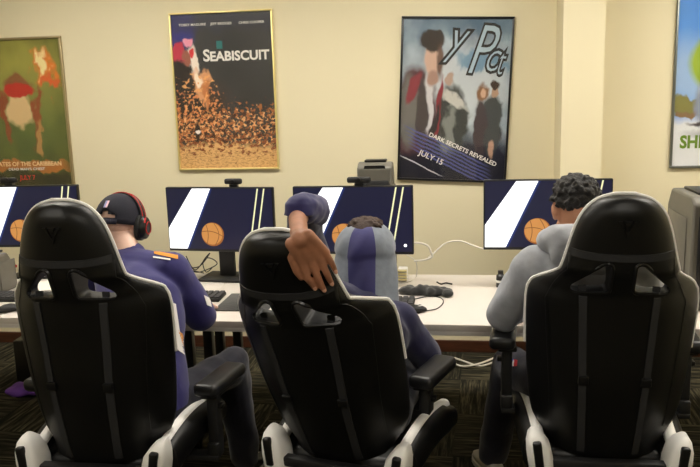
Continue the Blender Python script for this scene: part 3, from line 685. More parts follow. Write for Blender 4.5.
def limb(mb, pts, rs, n=16):
    for a, b, ra, rb in zip(pts, pts[1:], rs, rs[1:]): mb.cap(a, ra, b, rb, n)
def trunk(mb, spine, lat, dims, n=28, pw=.85):
    """spine points with (half width, half depth)"""
    sp = [V(p) for p in spine]; lat = V(lat).normalized(); rows = []
    for i, p in enumerate(sp):
        t = (sp[min(i+1, len(sp)-1)]-sp[max(0, i-1)]).normalized(); dp = t.cross(lat).normalized()
        a, b = dims[i]; rows.append((p, lat*a, dp*b, pw))
    mb.loft(rows, n)
def garment(name, mats, parent, org, build, voxel=.009, smooth=4, disp=.006, dscale=14):
    mb = MB(); build(mb); return remesh(mb, name, mats, voxel, smooth, parent, org, disp, dscale)
def shoe(name, org, ank, toe, parent, mat):
    mb = MB(); mb.org = V(org); a, b = V((*V(ank).xy, 0)), V((*V(toe).xy, 0)); d = (b-a).normalized(); l = V((-d.y, d.x, 0)); h = a-d*.06; u = V((0, 0, 1))
    def row(k, w, z0, z1): c = h+d*k+u*(z0+z1)/2; return (c, l*w, u*(z1-z0)/2, .7)
    mb.loft([row(0, .022, .02, .07), row(.01, .034, .016, .095), row(.06, .038, .016, .105), row(.11, .04, .016, .085), row(.17, .046, .016, .062), row(.22, .044, .016, .05), row(.255, .032, .016, .042), row(.268, .014, .018, .034)], 20)
    o = mb.build(name, mat, parent, 70)
    mb = MB(); mb.org = V(org)
    out = [(h+d*k+l*w+u*0) for k, w in ((-.006, .015), (0, .03), (.02, .039), (.07, .04), (.12, .042), (.18, .05), (.22, .048), (.255, .036), (.274, .012))]
    out += [(h+d*k-l*w) for k, w in ((.274, .012), (.255, .036), (.22, .048), (.18, .05), (.12, .042), (.07, .04), (.02, .039), (0, .03), (-.006, .015))]
    A = [mb.b.verts.new(p+u*.002) for p in out]; B = [mb.b.verts.new(p+u*.022) for p in out]; n = len(A)
    mb.b.faces.new(A[::-1]); mb.b.faces.new(B)
    for k in range(n): mb.b.faces.new([A[k], A[(k+1) % n], B[(k+1) % n], B[k]])
    mb.build('sole', shoe_w, o)
    mb = MB(); mb.org = V(org)
    for k in (.10, .125, .15, .175): c = h+d*k+u*(.099-.19*(k-.08)); mb.tube([c-l*.022-u*.004, c+u*.003, c+l*.022-u*.004], .0035, 6)
    mb.build('laces', whitec, o)
    return o

# ---- person with navy cap, white and orange trimmed navy jersey
O1 = V((-1.24, -2.05, 0)); P1 = empty('person', O1)
lat1 = V((1, -.12, -.02))
sp1 = [(-1.20, -2.30, .50), (-1.20, -2.29, .58), (-1.215, -2.25, .68), (-1.24, -2.20, .78), (-1.275, -2.13, .90), (-1.315, -2.06, .975), (-1.345, -2.01, 1.025), (-1.365, -1.985, 1.05)]
dm1 = [(.15, .11), (.165, .12), (.155, .115), (.155, .115), (.175, .12), (.185, .115), (.15, .09), (.07, .07)]
sh1r, sh1l = V((-1.175, -2.03, 1.04)), V((-1.535, -1.985, 1.055))
el1r, wr1r = V((-1.115, -1.92, .80)), V((-1.21, -1.69, .80)); el1l, wr1l = V((-1.64, -1.89, .80)), V((-1.52, -1.69, .80))
hip1r, kn1r, an1r = V((-1.11, -2.25, .565)), V((-1.00, -1.87, .575)), V((-.985, -1.80, .10)); hip1l, kn1l, an1l = V((-1.30, -2.25, .565)), V((-1.39, -1.86, .565)), V((-1.42, -1.78, .10))
H1 = V((-1.445, -1.90, 1.20))
def body1():
    mb = MB(); k = .9
    trunk(mb, sp1, lat1, [(a*k, b*k) for a, b in dm1])
    limb(mb, [V((-1.365, -1.985, 1.06)), H1+V((.008, -.03, -.04))], [.062, .058])
    T, M = head(mb, H1, R(-4), R(-16))
    for s, e, w in ((sh1r, el1r, wr1r), (sh1l, el1l, wr1l)): limb(mb, [s, e, w], [.05, .042, .029])
    limb(mb, [sh1l, V((-1.345, -2.01, 1.04)), sh1r], [.05, .055, .05])
    hand(mb, wr1r, (-.25, 1, -.12), (0, .1, 1), -1, (.08, .16, .16)); hand(mb, wr1l, (.25, 1, -.12), (0, .1, 1), 1, (.08, .16, .16))
    for h, kn, a in ((hip1r, kn1r, an1r), (hip1l, kn1l, an1l)): limb(mb, [h, kn, a, a+V((0, .10, -.06))], [.078, .055, .038, .03])
    o = remesh(mb, 'body', skin_l, .0065, 4, P1, O1); face_parts(T, M, P1, O1); return T, M
T1, M1 = body1()
def jersey(mb):
    trunk(mb, sp1, lat1, [(a*1.03, b*1.05) for a, b in dm1])
    limb(mb, [sh1l, V((-1.345, -2.01, 1.055)), sh1r], [.068, .072, .070])
    limb(mb, [sh1r, el1r+V((.006, .0, .02))], [.074, .072]); limb(mb, [sh1l, el1l+V((0, 0, .03))], [.074, .066])
    limb(mb, [V((-1.362, -1.985, 1.03)), V((-1.38, -1.965, 1.075))], [.082, .072])
J1 = garment('jersey', navy, P1, O1, jersey)
jb = bvh_of(J1)
def trousers(hr, kr, ar, hl, kl, al, spine, lat, dims):
    def f(mb):
        trunk(mb, spine, lat, dims); limb(mb, [hr, kr, ar+V((0, 0, .02))], [.092, .080, .068]); limb(mb, [hl, kl, al+V((0, 0, .02))], [.092, .080, .068])
    return f
garment('trousers', navyp, P1, O1, trousers(hip1r, kn1r, an1r, hip1l, kn1l, an1l, [(-1.20, -2.30, .505), (-1.20, -2.29, .56), (-1.21, -2.26, .64)], lat1, [(.17, .12), (.18, .13), (.165, .12)]), disp=.012, dscale=11)
shoe('shoe', O1, an1r, an1r+V((.02, .2, 0)), P1, shoe_k); shoe('shoe', O1, an1l, an1l+V((-.03, .2, 0)), P1, shoe_k)
decal('shoulder_stripe', [[(154, 250.5), (178, 255), (178, 259), (154, 253.5)]], jb, orange, P1, org=O1)
decal('shoulder_stripe', [[(153, 256), (170.5, 258.5), (170.5, 260.2), (153, 257.5)]], jb, whitec, P1, org=O1)
decal('side_stripe', [[(168, 300), (176, 304), (180, 332), (167, 330)], [(167, 330), (180, 332), (190, 358), (178, 350)]], jb, whitec, P1, org=O1)
decal('side_trim', [[(178, 330), (183, 334), (196, 368), (189, 362)]], jb, orange, P1, org=O1)
decal('hem_trim', [[(189, 372), (197, 376), (196, 386), (189, 384)]], jb, orange, P1, org=O1)
decal('sleeve_patch', [[(204, 295), (210, 298), (212, 307), (207, 305)]], jb, whitec, P1, org=O1)
# cap
def cap_piece():
    mb = MB(); n = 40; rings = []
    for i in range(13):
        ph = pi/2*i/12; z = .030+.104*cos(ph) if False else .02+.112*sin(pi/2-ph); r = sin(ph)
        rings.append([(1.07*.081*r*cos(2*pi*k/n), -.012+1.07*.104*r*sin(2*pi*k/n), z) for k in range(n)])
    # back opening above the strap
    def hole(p): return p[1] < -.06 and abs(p[0]) < .036 and .026 < p[2] < .052
    vs = [[mb.b.verts.new(T1(*p)) for p in rg] for rg in rings]
    extra = [mb.b.verts.new(T1(p[0]*1.0, p[1]*1.0, p[2]-.022)) for p in rings[-1]]
    vs.append(extra); pr = rings+[[(p[0], p[1], p[2]-.022) for p in rings[-1]]]
    for i in range(len(vs)-1):
        for k in range(n):
            c = [sum(pr[a][b % n][j] for a, b in ((i, k), (i, k+1), (i+1, k), (i+1, k+1)))/4 for j in range(3)]
            if c[1] < -.06 and abs(c[0]) < .034 and .012 < c[2] < .050-.5*abs(c[0]): continue
            try: mb.b.faces.new([vs[i][k], vs[i][(k+1) % n], vs[i+1][(k+1) % n], vs[i+1][k]])
            except ValueError: pass
    bmesh.ops.remove_doubles(mb.b, verts=mb.b.verts, dist=1e-5)
    # visor
    A = []
    for k in range(13):
        a = pi*(.12+.76*k/12); A.append(((.088*cos(a), -.012+.106*sin(a), .012), (.082*cos(a), .03+.145*sin(a), -.004)))
    for zz in (0, -.004):
        va = [(mb.b.verts.new(T1(p[0], p[1], p[2]+zz)), mb.b.verts.new(T1(q[0], q[1], q[2]+zz))) for p, q in A]
        for (a, b), (c, d) in zip(va, va[1:]): mb.b.faces.new([a, b, d, c])
    mb.org = O1; o = mb.build('cap', capm, P1, 80)
    md = o.modifiers.new('s', 'SOLIDIFY'); md.thickness = .004; md.offset = 1
    mb = MB(); mb.org = O1; mb.loft([(T1(.104*sin(a)*.78*1.07, -.012-.104*1.10*cos(a), .012), M1 @ V((cos(a), sin(a), 0))*.001, M1 @ V((0, 0, .010)), .5) for a in [(-.5+k/10) for k in range(11)]], 8) if False else None
    st = [T1(.090*sin(a), -.014-.114*cos(a), .004) for a in [-.55+1.1*k/14 for k in range(15)]]
    for a, b in zip(st, st[1:]):
        u = M1 @ V((0, 0, .010)); q = [mb.b.verts.new(p) for p in (a-u, b-u, b+u, a+u)]; mb.b.faces.new(q)
    s = mb.build('strap', pm('cap_strap', (40, 40, 58), .8), o); md = s.modifiers.new('s', 'SOLIDIFY'); md.thickness = .003
    mb = MB(); mb.org = O1
    for i, (x0, x1, m) in enumerate(((-.009, -.001, 0), (-.001, .007, 1))):
        mb.mi = m; q = [T1(x, -.012-.1115*sqrt(max(0, 1-((z-.02)/.112)**2))-.006, z) for x, z in ((x0, .062), (x1, .062), (x1, .092), (x0, .092))]; mb.poly(q)
    e = mb.build('emblem', [pm('emblem_blue', (150, 150, 200), .7), pinkc], o, False); md = e.modifiers.new('s', 'SOLIDIFY'); md.thickness = .002
cap_piece()
# short hair at the nape under the cap
def nape(mb):
    mb.ell(T1(0, -.034, .004), (.074, .082, .055), M1)
remesh(*(lambda m: (nape(m), m)[1:])(MB()), 'hair', pm('cropped_hair', (224, 182, 158), .8, bump=.4, bscale=400), .006, 3, P1, O1)
# headset, worn over the cap
HS = empty('headset', T1(0, 0, -.02)); ho = V(HS.location)
mb = MB(); mb.org = ho
arc_ = [T1(.101*cos(a), .012, .018+.119*sin(a)) for a in [pi*k/28 for k in range(29)]]
mb.loft([(p, M1 @ V((0, .016, 0)), (p-T1(0, .012, .018)).normalized()*.006, .6) for p in arc_], 12); mb.build('headband', blackp, HS)
mb = MB(); mb.org = ho
for off in (-.014, .014):
    mb.tube([p+(M1 @ V((0, off, 0)))+(p-T1(0, .012, .018)).normalized()*.006 for p in arc_[1:-1]], .0028, 6)
mb.build('band_trim', redp, HS)
for sg in (-1, 1):
    mb = MB(); mb.org = ho; Mc = M1 @ Matrix.Rotation(sg*R(90), 3, 'Y'); ax = M1 @ V((sg, 0, 0))
    c = T1(sg*.082, .006, -.008)
    def rows(pr, rx, ry): return [(c+ax*t, (M1 @ V((0, rx*k, 0))), (M1 @ V((0, 0, ry*k))), .9) for t, k in pr]
    mb.loft(rows([(0, .86), (.004, 1), (.018, 1), (.022, .92)], .044, .054), 28); mb.build('ear_cushion', pm('ear_pad', (24, 24, 25), .7), HS)
    mb = MB(); mb.org = ho; mb.loft(rows([(.020, .9), (.024, .98), (.038, .9), (.046, .66), (.048, .3)], .041, .051), 28); cup = mb.build('ear_cup', blackp, HS)
    mb = MB(); mb.org = ho; mb.tube([T1(sg*.107, .012, .018), T1(sg*.118, .004, .02), T1(sg*.122, -.012, .03), T1(sg*.124, -.02, .01)], .005, 8); mb.tube([T1(sg*.118, .03, .012), T1(sg*.128, .02, .014), T1(sg*.118, .012, .03)], .004, 8); mb.build('yoke', redp, HS)
    mb = MB(); mb.org = ho; mb.tube([T1(sg*.1315, .006+.022*cos(a), -.008+.026*sin(a)) for a in [2*pi*k/24 for k in range(24)]], .0022, 6, True); mb.build('cup_ring', redp, cup)
tag(HS, 'black and red gaming headset worn over the navy cap', 'headset')
tag(P1, 'seated person in a navy cap and navy jersey with white and orange trim', 'person', 'people seated at the monitors')

# ---- person in a navy and grey hood, one hand draped over the chair
O2 = V((-.36, -2.0, 0)); P2 = empty('person', O2)
lat2 = V((1, -.05, -.22))
sp2 = [(-.37, -2.22, .50), (-.37, -2.22, .58), (-.375, -2.19, .68), (-.38, -2.14, .78), (-.375, -2.09, .84), (-.38, -2.05, .90), (-.385, -2.02, .95)]
dm2 = [(.15, .11), (.165, .12), (.155, .115), (.16, .115), (.17, .12), (.15, .10), (.085, .08)]
sh2r, el2r, wr2r = V((-.255, -2.05, .85)), V((-.15, -1.97, .675)), V((-.27, -1.80, .805))
sh2l, el2l = V((-.535, -2.17, .985)), V((-.535, -2.395, 1.275))
hip2r, kn2r, an2r = V((-.27, -2.16, .57)), V((-.22, -1.80, .56)), V((-.25, -1.72, .10)); hip2l, kn2l, an2l = V((-.46, -2.16, .57)), V((-.56, -1.84, .56)), V((-.62, -1.75, .10))
H2 = V((-.392, -1.90, 1.10))
b2 = bvh_of(B2)
def hit2(px, py):
    d = ray(px, py); h = b2.ray_cast(CP, d); return h[0] if h[0] is not None else atY(px, py, -2.72)
hp0, hp1, hp2 = hit2(298, 262), hit2(311, 286), hit2(322, 282)
hn = (hp1-hp0).cross(hp2-hp0).normalized()
if hn.dot(FW) > 0: hn = -hn
def onchair(px, py, lift):
    '''a point lifted off the rear face of the headrest'''
    d = ray(px, py); t = (hp1-CP).dot(hn)/d.dot(hn); return CP+d*t+hn*lift
wr2 = onchair(299, 237, .019); kc = onchair(313, 258, .020)
wtop = atY(299, 218, -2.60)
FING = [((302.5, 262), (307, 276), (312, 283), (314.5, 287)), ((311, 260), (317, 275), (321.5, 285), (323.8, 289)), ((318.5, 255.5), (325, 269), (329.5, 279), (331.5, 282.5)), ((325, 250.5), (330.5, 260), (333.8, 267), (335.3, 270.5))]
def body2():
    mb = MB(); k = .9
    trunk(mb, sp2, lat2, [(a*k, b*k) for a, b in dm2])
    limb(mb, [V((-.385, -2.02, .97)), H2+V((0, -.03, -.04))], [.062, .058])
    T, M = head(mb, H2, R(0), R(-32))
    limb(mb, [sh2r, el2r, wr2r], [.05, .042, .029]); hand(mb, wr2r, (-.3, 1, -.15), (0, .1, 1), -1, (.1, .2, .2))
    limb(mb, [sh2l-V((0, 0, .02)), V((-.385, -2.04, .89)), sh2r], [.045, .055, .05])
    limb(mb, [sh2l, el2l, wtop+V((.0, .06, .01))], [.05, .042, .034]); limb(mb, [wtop+V((0, .06, .01)), wtop+V((0, -.02, .0)), wr2], [.033, .029, .026])
    # the draped hand: palm then four bent fingers resting on the chair
    roots = [onchair(*f[0], .014) for f in FING]; d0 = ray(313, 258)
    ctr = (roots[0]+roots[3])/2; acr = roots[3]-roots[0]
    for i, q in enumerate(roots):
        base = wr2+acr*((i-1.5)*.24); mb.cap(base, .019, q, .0135, 12)
        if i < 3: q2 = (q+roots[i+1])/2; mb.cap(wr2+acr*((i-1)*.24), .018, q2+(wr2-q2)*.12, .0125, 12)
    for i, f in enumerate(FING):
        r = (.0108, .0112, .0106, .0094)[i]; lifts = (.014, .013, .011, .010)
        pts = [onchair(*p, l) for p, l in zip(f, lifts)]
        pts[1] = pts[1]+hn*.005
        if i < 3: w1 = (pts[1]+onchair(*FING[i+1][1], .012))/2; w0 = (roots[i]+roots[i+1])/2; mb.cap(w0-hn*.003, .0115, w0+(w1-w0)*.35-hn*.004, .008, 10)
        mb.cap(roots[i]+hn*.002, r*1.15, pts[1], r*.98, 12); mb.cap(pts[1], r*1.02, pts[2], r*.86, 12); mb.cap(pts[2], r*.88, pts[3], r*.72, 12)
    tb = [wr2+(roots[0]-wr2)*.25, onchair(291, 256, .012), onchair(296, 270, .010), onchair(301, 277, .009)]
    mb.cap(tb[0], .018, tb[1], .0125, 12); mb.cap(tb[1], .0125, tb[2], .0105, 12); mb.cap(tb[2], .0105, tb[3], .0085, 12)
    for h, kn, a in ((hip2r, kn2r, an2r), (hip2l, kn2l, an2l)): limb(mb, [h, kn, a, a+V((0, .10, -.06))], [.078, .055, .038, .03])
    o = remesh(mb, 'body', skin_d, .0034, 5, P2, O2); face_parts(T, M, P2, O2)
    for i, f in enumerate(FING):
        nm = MB(); nm.org = O2; tip = onchair(*f[3], .012); dirf = (onchair(*f[3], .012)-onchair(*f[2], .012)).normalized(); l = dirf.cross(d0).normalized()
        nm.ell(tip-dirf*.001-d0*.0055, (.0058, .0075, .0022), Matrix((l, dirf, l.cross(dirf))).transposed()); nm.build('fingernail', nail, P2)
    return T, M
T2, M2 = body2()
def hoodie2(mb):
    trunk(mb, sp2, lat2, [(a*1.04, b*1.06) for a, b in dm2])
    limb(mb, [sh2l, V((-.385, -2.04, .90)), sh2r], [.066, .075, .072])
    limb(mb, [sh2r, el2r, wr2r-(wr2r-el2r)*.12], [.078, .064, .046])
    limb(mb, [sh2l, el2l], [.070, .062]); limb(mb, [el2l, wtop+V((.004, .075, .012))], [.062, .054])
garment('sweatshirt', navyd, P2, O2, hoodie2, disp=.008)
# draped end of the raised sleeve
ce = atY(300, 206, -2.575)
def cuff2(mb):
    limb(mb, [wtop+V((.02, .14, .0)), wtop+V((.006, .05, .022)), ce], [.056, .054, .043])
    mb.loft([(ce+V((0, -.006, .012)), V((.044, 0, 0)), V((0, .040, 0))), (ce+V((0, -.010, -.012)), V((.048, 0, 0)), V((0, .042, 0))), (ce+V((0, -.012, -.026)), V((.049, 0, 0)), V((0, .043, 0)))])
garment('cuff', navyh, P2, O2, cuff2, voxel=.006, smooth=3, disp=.005, dscale=30)
# hood: navy strip over the crown between two grey sides
def hood():
    mb = MB(); n = 64; m = 36; rows = []
    base = V((-.385, -2.04, .89)); top = H2+V((0, -.012, .045))
    for i in range(m+1):
        t = i/m
        if t < .45: u = t/.45; c = base*(1-u)+(H2+V((0, -.02, -.01)))*u; rx = .124-.010*u+.004*sin(pi*u); ry = .10+.02*u
        else: u = (t-.45)/.55; a = u*pi/2*.985; c = H2+V((0, -.02, -.01))+V((0, .02, .118))*sin(a); rx = .114*cos(a)**.8+.004; ry = .120*cos(a)**.8+.004
        rows.append((c, rx, ry))
    vs = []
    for i, (c, rx, ry) in enumerate(rows):
        rr = []; t = i/m
        for k in range(n):
            a = -pi/2+2*pi*(k+.5)/n; a += -.16*sin(2*(a+pi/2))*(1-t)*(1 if cos(a+pi/2) > 0 else 0); w = 1+.035*sin(5*a+i*.25)*(1-i/m)+.02*sin(9*a-i*.4)
            rr.append(mb.b.verts.new(c+V((rx*cos(a)*w, ry*sin(a)*w, .01*sin(4*a)*(1-i/m)))))
        vs.append(rr)
    for i in range(m):
        for k in range(n):
            a = -pi/2+2*pi*(k+1)/n; ang = (a+pi/2+pi) % (2*pi)-pi
            if abs(ang) > 2.25 and i > 8 and i < m-7: continue        # the face opening
            if i >= m-3: continue
            kk = min((k+1) % n, (-k-1) % n); mb.mi = 1 if kk > 5 else 0
            f = mb.b.faces.new([vs[i][k], vs[i][(k+1) % n], vs[i+1][(k+1) % n], vs[i+1][k]]); f.material_index = mb.mi
    mb.org = O2; o = mb.build('hood', [navyh, greys], P2, 80); md = o.modifiers.new('s', 'SOLIDIFY'); md.thickness = .006; md.offset = 1; md.use_rim = True
    o['label'] = 'grey hood with a navy centre strip'
hood()
def hairtop(mb):
    rnd = random.Random(3); mb.ell(T2(0, -.018, .038), (.082, .100, .092), M2)
    for k in range(130):
        a = rnd.uniform(-1.1, 1.1); b = rnd.uniform(-.7, .8); p = H2+V((.078*sin(a), .07*b, .062+.064*cos(a)*sqrt(1-b*b*.6)+rnd.uniform(-.004, .008))); mb.ell(p, (rnd.uniform(.006, .010),)*3, None, 8, 6)
remesh(*(lambda m: (hairtop(m), m)[1:])(MB()), 'hair', hairbr, .004, 1, P2, O2)
garment('trousers', navyp, P2, O2, trousers(hip2r, kn2r, an2r, hip2l, kn2l, an2l, [(-.37, -2.22, .505), (-.37, -2.22, .56), (-.375, -2.20, .64)], (1, 0, 0), [(.17, .12), (.18, .13), (.165, .12)]), disp=.010, dscale=11)
shoe('shoe', O2, an2r, an2r+V((.0, .2, 0)), P2, shoe_k); shoe('shoe', O2, an2l, an2l+V((-.03, .2, 0)), P2, shoe_k)
tag(P2, 'seated person in a navy and grey hood, left hand draped over the chair', 'person', 'people seated at the monitors')

# ---- person with curly black hair in a grey hoodie
O3 = V((.42, -1.95, 0)); P3 = empty('person', O3)
lat3 = V((1, -.05, .02))
sp3 = [(.45, -2.12, .50), (.45, -2.12, .58), (.45, -2.13, .68), (.448, -2.15, .80), (.44, -2.16, .93), (.43, -2.17, 1.04), (.42, -2.165, 1.12), (.415, -2.15, 1.18)]
dm3 = [(.15, .11), (.165, .12), (.155, .115), (.16, .115), (.185, .125), (.195, .12), (.15, .095), (.075, .075)]
sh3l, el3l, wr3l = V((.255, -2.155, 1.085)), V((.155, -2.02, .87)), V((.235, -1.76, .808))
sh3r, el3r, wr3r = V((.60, -2.16, 1.09)), V((.735, -2.02, .87)), V((.66, -1.76, .808))
hip3l, kn3l, an3l = V((.35, -2.06, .57)), V((.20, -1.76, .565)), V((.13, -1.68, .10)); hip3r, kn3r, an3r = V((.55, -2.06, .57)), V((.66, -1.76, .565)), V((.72, -1.66, .10))
H3 = V((.405, -2.06, 1.285))
def body3():
    mb = MB(); k = .9
    trunk(mb, sp3, lat3, [(a*k, b*k) for a, b in dm3]); limb(mb, [V((.415, -2.15, 1.15)), H3+V((0, -.02, -.04))], [.062, .058])
    T, M = head(mb, H3, R(12), R(-10))
    for s, e, w, sd in ((sh3r, el3r, wr3r, -1), (sh3l, el3l, wr3l, 1)): limb(mb, [s, e, w], [.05, .042, .029]); hand(mb, w, (.25*sd, 1, -.12), (0, .1, 1), sd, (.08, .16, .16))
    limb(mb, [sh3l, V((.43, -2.16, 1.08)), sh3r], [.05, .06, .05])
    for h, kn, a in ((hip3r, kn3r, an3r), (hip3l, kn3l, an3l)): limb(mb, [h, kn, a, a+V((0, .10, -.06))], [.078, .055, .038, .03])
    remesh(mb, 'body', skin_m, .0065, 4, P3, O3); face_parts(T, M, P3, O3); return T, M
T3, M3 = body3()
def hoodie3(mb):
    trunk(mb, sp3, lat3, [(a*1.06, b*1.08) for a, b in dm3])
    limb(mb, [sh3l, V((.43, -2.16, 1.09)), sh3r], [.078, .085, .078])
    for s, e, w in ((sh3r, el3r, wr3r), (sh3l, el3l, wr3l)): limb(mb, [s, e, w-(w-e)*.1], [.082, .068, .046])
HD = garment('hoodie', greyh, P3, O3, hoodie3, disp=.009)
def hood3(mb):
    pts = [V((.42+.115*cos(a), -2.15+.105*sin(a), 1.185-.02*sin(a)+.045*max(0, sin(a))*0)) for a in [2*pi*k/20 for k in range(20)]]
    mb.tube(pts, [.045+.018*max(0, -sin(2*pi*k/20)) for k in range(20)], 14, True)
    mb.ell((.42, -2.255, 1.16), (.125, .05, .085)); mb.cap((.34, -2.17, 1.2), .045, (.33, -2.05, 1.17), .04); mb.cap((.36, -2.22, 1.225), .035, (.48, -2.22, 1.225), .035)
garment('hood', greyh, P3, O3, hood3, disp=.008, dscale=22)
for sg in (-1, 1):
    mb = MB(); mb.org = O3; mb.tube([V((.418+sg*.05, -2.02, 1.15)), V((.418+sg*.055, -2.0, 1.08)), V((.418+sg*.06, -1.995, 1.0))], .003, 6); mb.build('drawstring', whitec, P3)
def curls(mb):
    rnd = random.Random(11)
    mb.ell(T3(0, -.016, .040), (.080, .096, .084), M3)
    for k in range(430):
        z = rnd.uniform(-.45, 1); a = rnd.uniform(0, 2*pi); q = sqrt(1-z*z); x, y = q*cos(a), q*sin(a)
        if y > .35 and z < .45: continue
        if y > -.2 and z < -.05: continue
        rr = rnd.uniform(.95, 1.07); mb.ell(T3(.079*x*rr, -.016+.095*y*rr, .038+.081*z*rr), (rnd.uniform(.008, .013),)*3, None, 8, 6)
remesh(*(lambda m: (curls(m), m)[1:])(MB()), 'hair', hairb, .0045, 1, P3, O3, .004, 90)
TR3 = garment('trousers', navyp, P3, O3, trousers(hip3r, kn3r, an3r, hip3l, kn3l, an3l, [(.45, -2.12, .505), (.45, -2.12, .56), (.45, -2.13, .64)], lat3, [(.17, .12), (.185, .13), (.17, .12)]), disp=.010, dscale=11)
tb = bvh_of(TR3)
decal('trouser_logo', [[(509.5, 358), (513.5, 359), (513, 366.5), (509, 367)]], tb, bluec, P3, org=O3, n=4)
decal('trouser_logo', [[(513.5, 359), (517.5, 360), (517, 366), (513, 366.5)]], tb, redc, P3, org=O3, n=4)
decal('trouser_logo', [[(513, 360), (514.2, 360.2), (513.6, 366), (511.4, 366.3)]], tb, whitec, P3, off=.008, org=O3, n=4)
s3 = shoe('shoe', O3, an3l, an3l+V((-.06, .2, 0)), P3, shoe_m); shoe('shoe', O3, an3r, an3r+V((.05, .2, 0)), P3, shoe_m)
tag(P3, 'seated person with curly black hair in a grey hoodie', 'person', 'people seated at the monitors')

# ------------------------------------------------------------------ things on the desks
def keyboard(x, y, yaw, label):
    t = empty('keyboard', (x, y, DZ), yaw)
    MB().box((0, 0, .009), (.44, .135, .018), bev=.005).build('case', mattep, t)
    mb = MB()
    for r in range(5):
        for c in range(15): mb.box((-.205+.0293*c, -.050+.025*r, .022), (.024, .020, .008), bev=.002, seg=1)
    mb.build('keys', pm('key_caps', (52, 52, 54), .5), t)
    return tag(t, label, 'keyboard', 'black keyboards')
def mouse(x, y, yaw, label):
    t = empty('mouse', (x, y, DZ), yaw)
    mb = MB(); mb.loft([((0, -.06, .012), (.014, 0, 0), (0, 0, .010)), ((0, -.055, .014), (.026, 0, 0), (0, 0, .013)), ((0, -.03, .018), (.032, 0, 0), (0, 0, .018)), ((0, 0, .019), (.030, 0, 0), (0, 0, .019)), ((0, .035, .014), (.030, 0, 0), (0, 0, .014)), ((0, .055, .010), (.027, 0, 0), (0, 0, .010)), ((0, .062, .009), (.016, 0, 0), (0, 0, .007))], 20); mb.build('shell', mattep, t)
    MB().cyl((-.004, .035, .022), .010, (.004, .035, .022)).build('scroll_wheel', blackp, t)
    for sx in (-.012, .012): MB().box((sx, .03, .0295), (.005, .03, .003), bev=.001).build('button_light', whitep, t)
    return tag(t, label, 'mouse', 'black computer mice')
keyboard(-.447, -1.46, R(0), 'black keyboard on the middle desk in front of the hooded person')
mouse(-.225, -1.585, R(-60), 'black mouse beside the black cloth pouch')
keyboard(-1.40, -1.40, R(2), 'black keyboard in front of the person in the navy cap')
mouse(-1.02, -1.52, R(10), 'black mouse lying on the black mouse mat').location.z = DZ+.0045
keyboard(-2.18, -1.44, R(0), 'black keyboard at the left picture edge')
mouse(-2.15, -1.655, R(-50), 'black mouse at the desk front by the left picture edge')
keyboard(.45, -1.46, 0, 'black keyboard in front of the person in the grey hoodie')
t = tag(MB().box((0, 0, .002), (.26, .30, .004), bev=.001).build('mouse_mat', cloth_k), 'black mouse mat between the navy jersey and the middle chair', 'mouse mat'); t.location = (-1.03, -1.46, DZ)
# cloth pouch
mb = MB()
for k in range(9):
    u = k/8; p = atZ(404+44*u, 290+2*u, DZ+.016); mb.ell(p+V((0, .012*sin(k*2.1), 0)), (.03, .050-.02*abs(u-.45)+.008*sin(k*1.7), .016+.014*sin(pi*u)+.004*sin(k*2.6)))
PO = atZ(425, 291, DZ); ob = remesh(mb, 'cloth_pouch', cloth_k, .005, 14, None, PO, .007, 30); ob.location = PO
tag(ob, 'black cloth pouch lying crumpled on the white desk', 'pouch')
mn = min(v.co.z for v in ob.data.vertices)
for v in ob.data.vertices: v.co.z = max(v.co.z, .0015) if v.co.z < .0015 else v.co.z
def cable(pts, r, m, label, name='cable', group=None, it=5):
    pts = [V(p) for p in pts]; out = []
    for i in range(len(pts)-1):
        p0, p1, p2, p3 = pts[max(0, i-1)], pts[i], pts[i+1], pts[min(len(pts)-1, i+2)]
        for k in range(it+3):
            t = k/(it+3); out.append(.5*((2*p1)+(p2-p0)*t+(2*p0-5*p1+4*p2-p3)*t*t+(3*p1-p0-3*p2+p3)*t**3))
    out.append(pts[-1]); mb = MB(); mb.tube(out, r, 7); return tag(mb.build(name, m), label, 'cable', group)
cable([atZ(*p, DZ+.003) for p in ((421, 311), (436, 309), (443, 303), (441, 298), (430, 296), (415, 299))], .0025, cable_k, 'thin black mouse cord looping beside the cloth pouch')
cable([atZ(*p, DZ+.004) for p in ((437, 282), (441, 284), (446, 283), (452, 284))], .004, cable_k, 'short dark stub of cord behind the cloth pouch')
cable([atZ(*p, DZ+.003) for p in ((398, 283), (408, 282), (416, 277))]+[atY(416, 262, -1.0), atY(407, 255, -1.05)], .0025, cable_w, 'white cable rising from the desk behind the middle monitor')
cable([atY(*p, -1.02) for p in ((411, 243), (420, 243), (428, 246), (431, 252), (432, 257), (424, 260), (414, 261))], .0055, cable_w, 'thick white cable loop beside the middle monitor')
cable([atY(428, 258, -1.02), atY(434, 253, -.99), atY(446, 243, -.98), atY(460, 241, -.98), atY(472, 245, -1.0), atY(484, 249, -1.06), atY(492, 248, -1.08)], .004, cable_w, 'white cable sagging between the two monitors on the right')
# cable adapter block
t = empty('power_strip', atY(403, 276, -1.0)); t.location.z = DZ
MB().box((0, 0, .035), (.05, .06, .07), bev=.006).build('body', whitep, t)
for k in range(4): MB().box((-.005, -.034, .012+.016*k), (.055, .016, .009), bev=.002).build('plug', yellowp, t)
tag(t, 'white power strip with cream plugs beside the middle monitor', 'power strip')
# black monitor cables behind the second monitor
cable([atY(186, 256, -.905), atY(195, 270, -.89), atY(207, 258, -.89), atY(217, 264, -.895), atY(200, 272, -.89), atY(190, 270, -.89), atY(204, 273, -.885)], .003, cable_k, 'tangled black cable under the monitor beside the navy jersey', group='tangled black cables')
cable([atY(188, 268, -.885), atY(200, 266, -.89), atY(210, 253, -.90), atY(203, 262, -.89), atY(206, 272, -.885), atY(212, 268, -.89)], .003, cable_k, 'looped black cable hanging below the SEABISCUIT poster', group='tangled black cables')
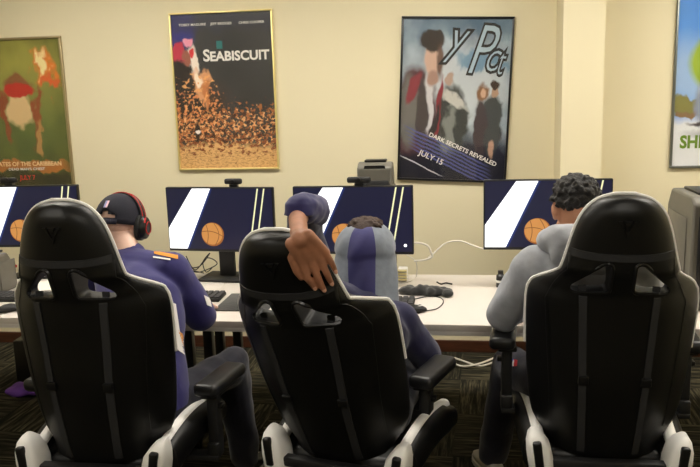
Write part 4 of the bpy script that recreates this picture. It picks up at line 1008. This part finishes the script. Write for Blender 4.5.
# left edge clutter
t = empty('paper_stack', (-2.25, -1.22, DZ), R(10)); mb = MB()
for k in range(4): mb.box((.004*k, -.003*k, .002+.003*k), (.15, .21, .002), rot=(0, 0, .06*k))
mb.build('sheets', paper, t, False); tag(t, 'white papers on the desk at the left picture edge', 'papers')
mb = MB(); 
pts = [atZ(*p, DZ+.022) for p in ((-8, 270), (2, 271), (9, 268), (16, 266))]; cable(pts, .010, redp, 'red and black lead on the desk at the left edge', 'lead')
mb = MB(); mb.loft([((0, 0, 0), (.022, 0, 0), (0, .022, 0)), ((0, 0, .06), (.022, 0, 0), (0, .022, 0)), ((0, 0, .068), (.014, 0, 0), (0, .014, 0)), ((0, 0, .085), (.014, 0, 0), (0, .014, 0))], 20)
t = empty('small_bottle', (.185, -1.12, DZ)); mb.build('body', blackp, t); MB().lathe((0, 0, .025), [(.0228, 0), (.0228, .012)], 20).build('white_band', whitep, t); tag(t, 'small black bottle with a white band beside the grey hoodie', 'bottle')
# under the desk
t = empty('storage_box', (-2.52, -.62, 0), R(4)); MB().box((0, 0, .15), (.42, .4, .3), bev=.012).build('body', pcd, t); MB().box((.1, -.205, .2), (.13, .006, .15), rot=(0, .2, 0), bev=.001).build('white_card', paper, t, False); tag(t, 'black box with a white card under the desk at the left edge', 'box')
mb = MB(); mb.ell((0, 0, .035), (.13, .07, .04)); mb.ell((.1, .02, .03), (.09, .05, .03)); mb.ell((-.07, -.03, .025), (.09, .05, .03))
ob = remesh(mb, 'purple_cloth', purple, .008, 2, None, None, .012, 20); ob.location = (-2.56, -.93, 0.006); tag(ob, 'crumpled purple cloth on the floor under the desk at the left edge', 'cloth')
cable([atZ(*p, .006) for p in ((420, 372), (440, 364), (452, 358), (466, 362), (480, 366), (494, 362))], .006, cable_w, 'white cable curving over the carpet under the desk, bowed towards the chairs', group='white floor cables')
cable([atZ(*p, .020) for p in ((425, 360), (445, 361), (462, 366), (478, 364), (494, 358))], .006, cable_w, 'white cable lying across the other white cable under the desk', group='white floor cables')

# ------------------------------------------------------------------ light and view
w = bpy.data.worlds.new('World'); S.world = w; w.use_nodes = True
w.node_tree.nodes['Background'].inputs[0].default_value = (.05, .05, .05, 1)
S.view_settings.view_transform = 'Standard'; S.view_settings.look = 'None'; S.view_settings.gamma = 1; S.view_settings.use_curve_mapping = False
S.view_settings.exposure = .13
S.cycles.max_bounces = 8
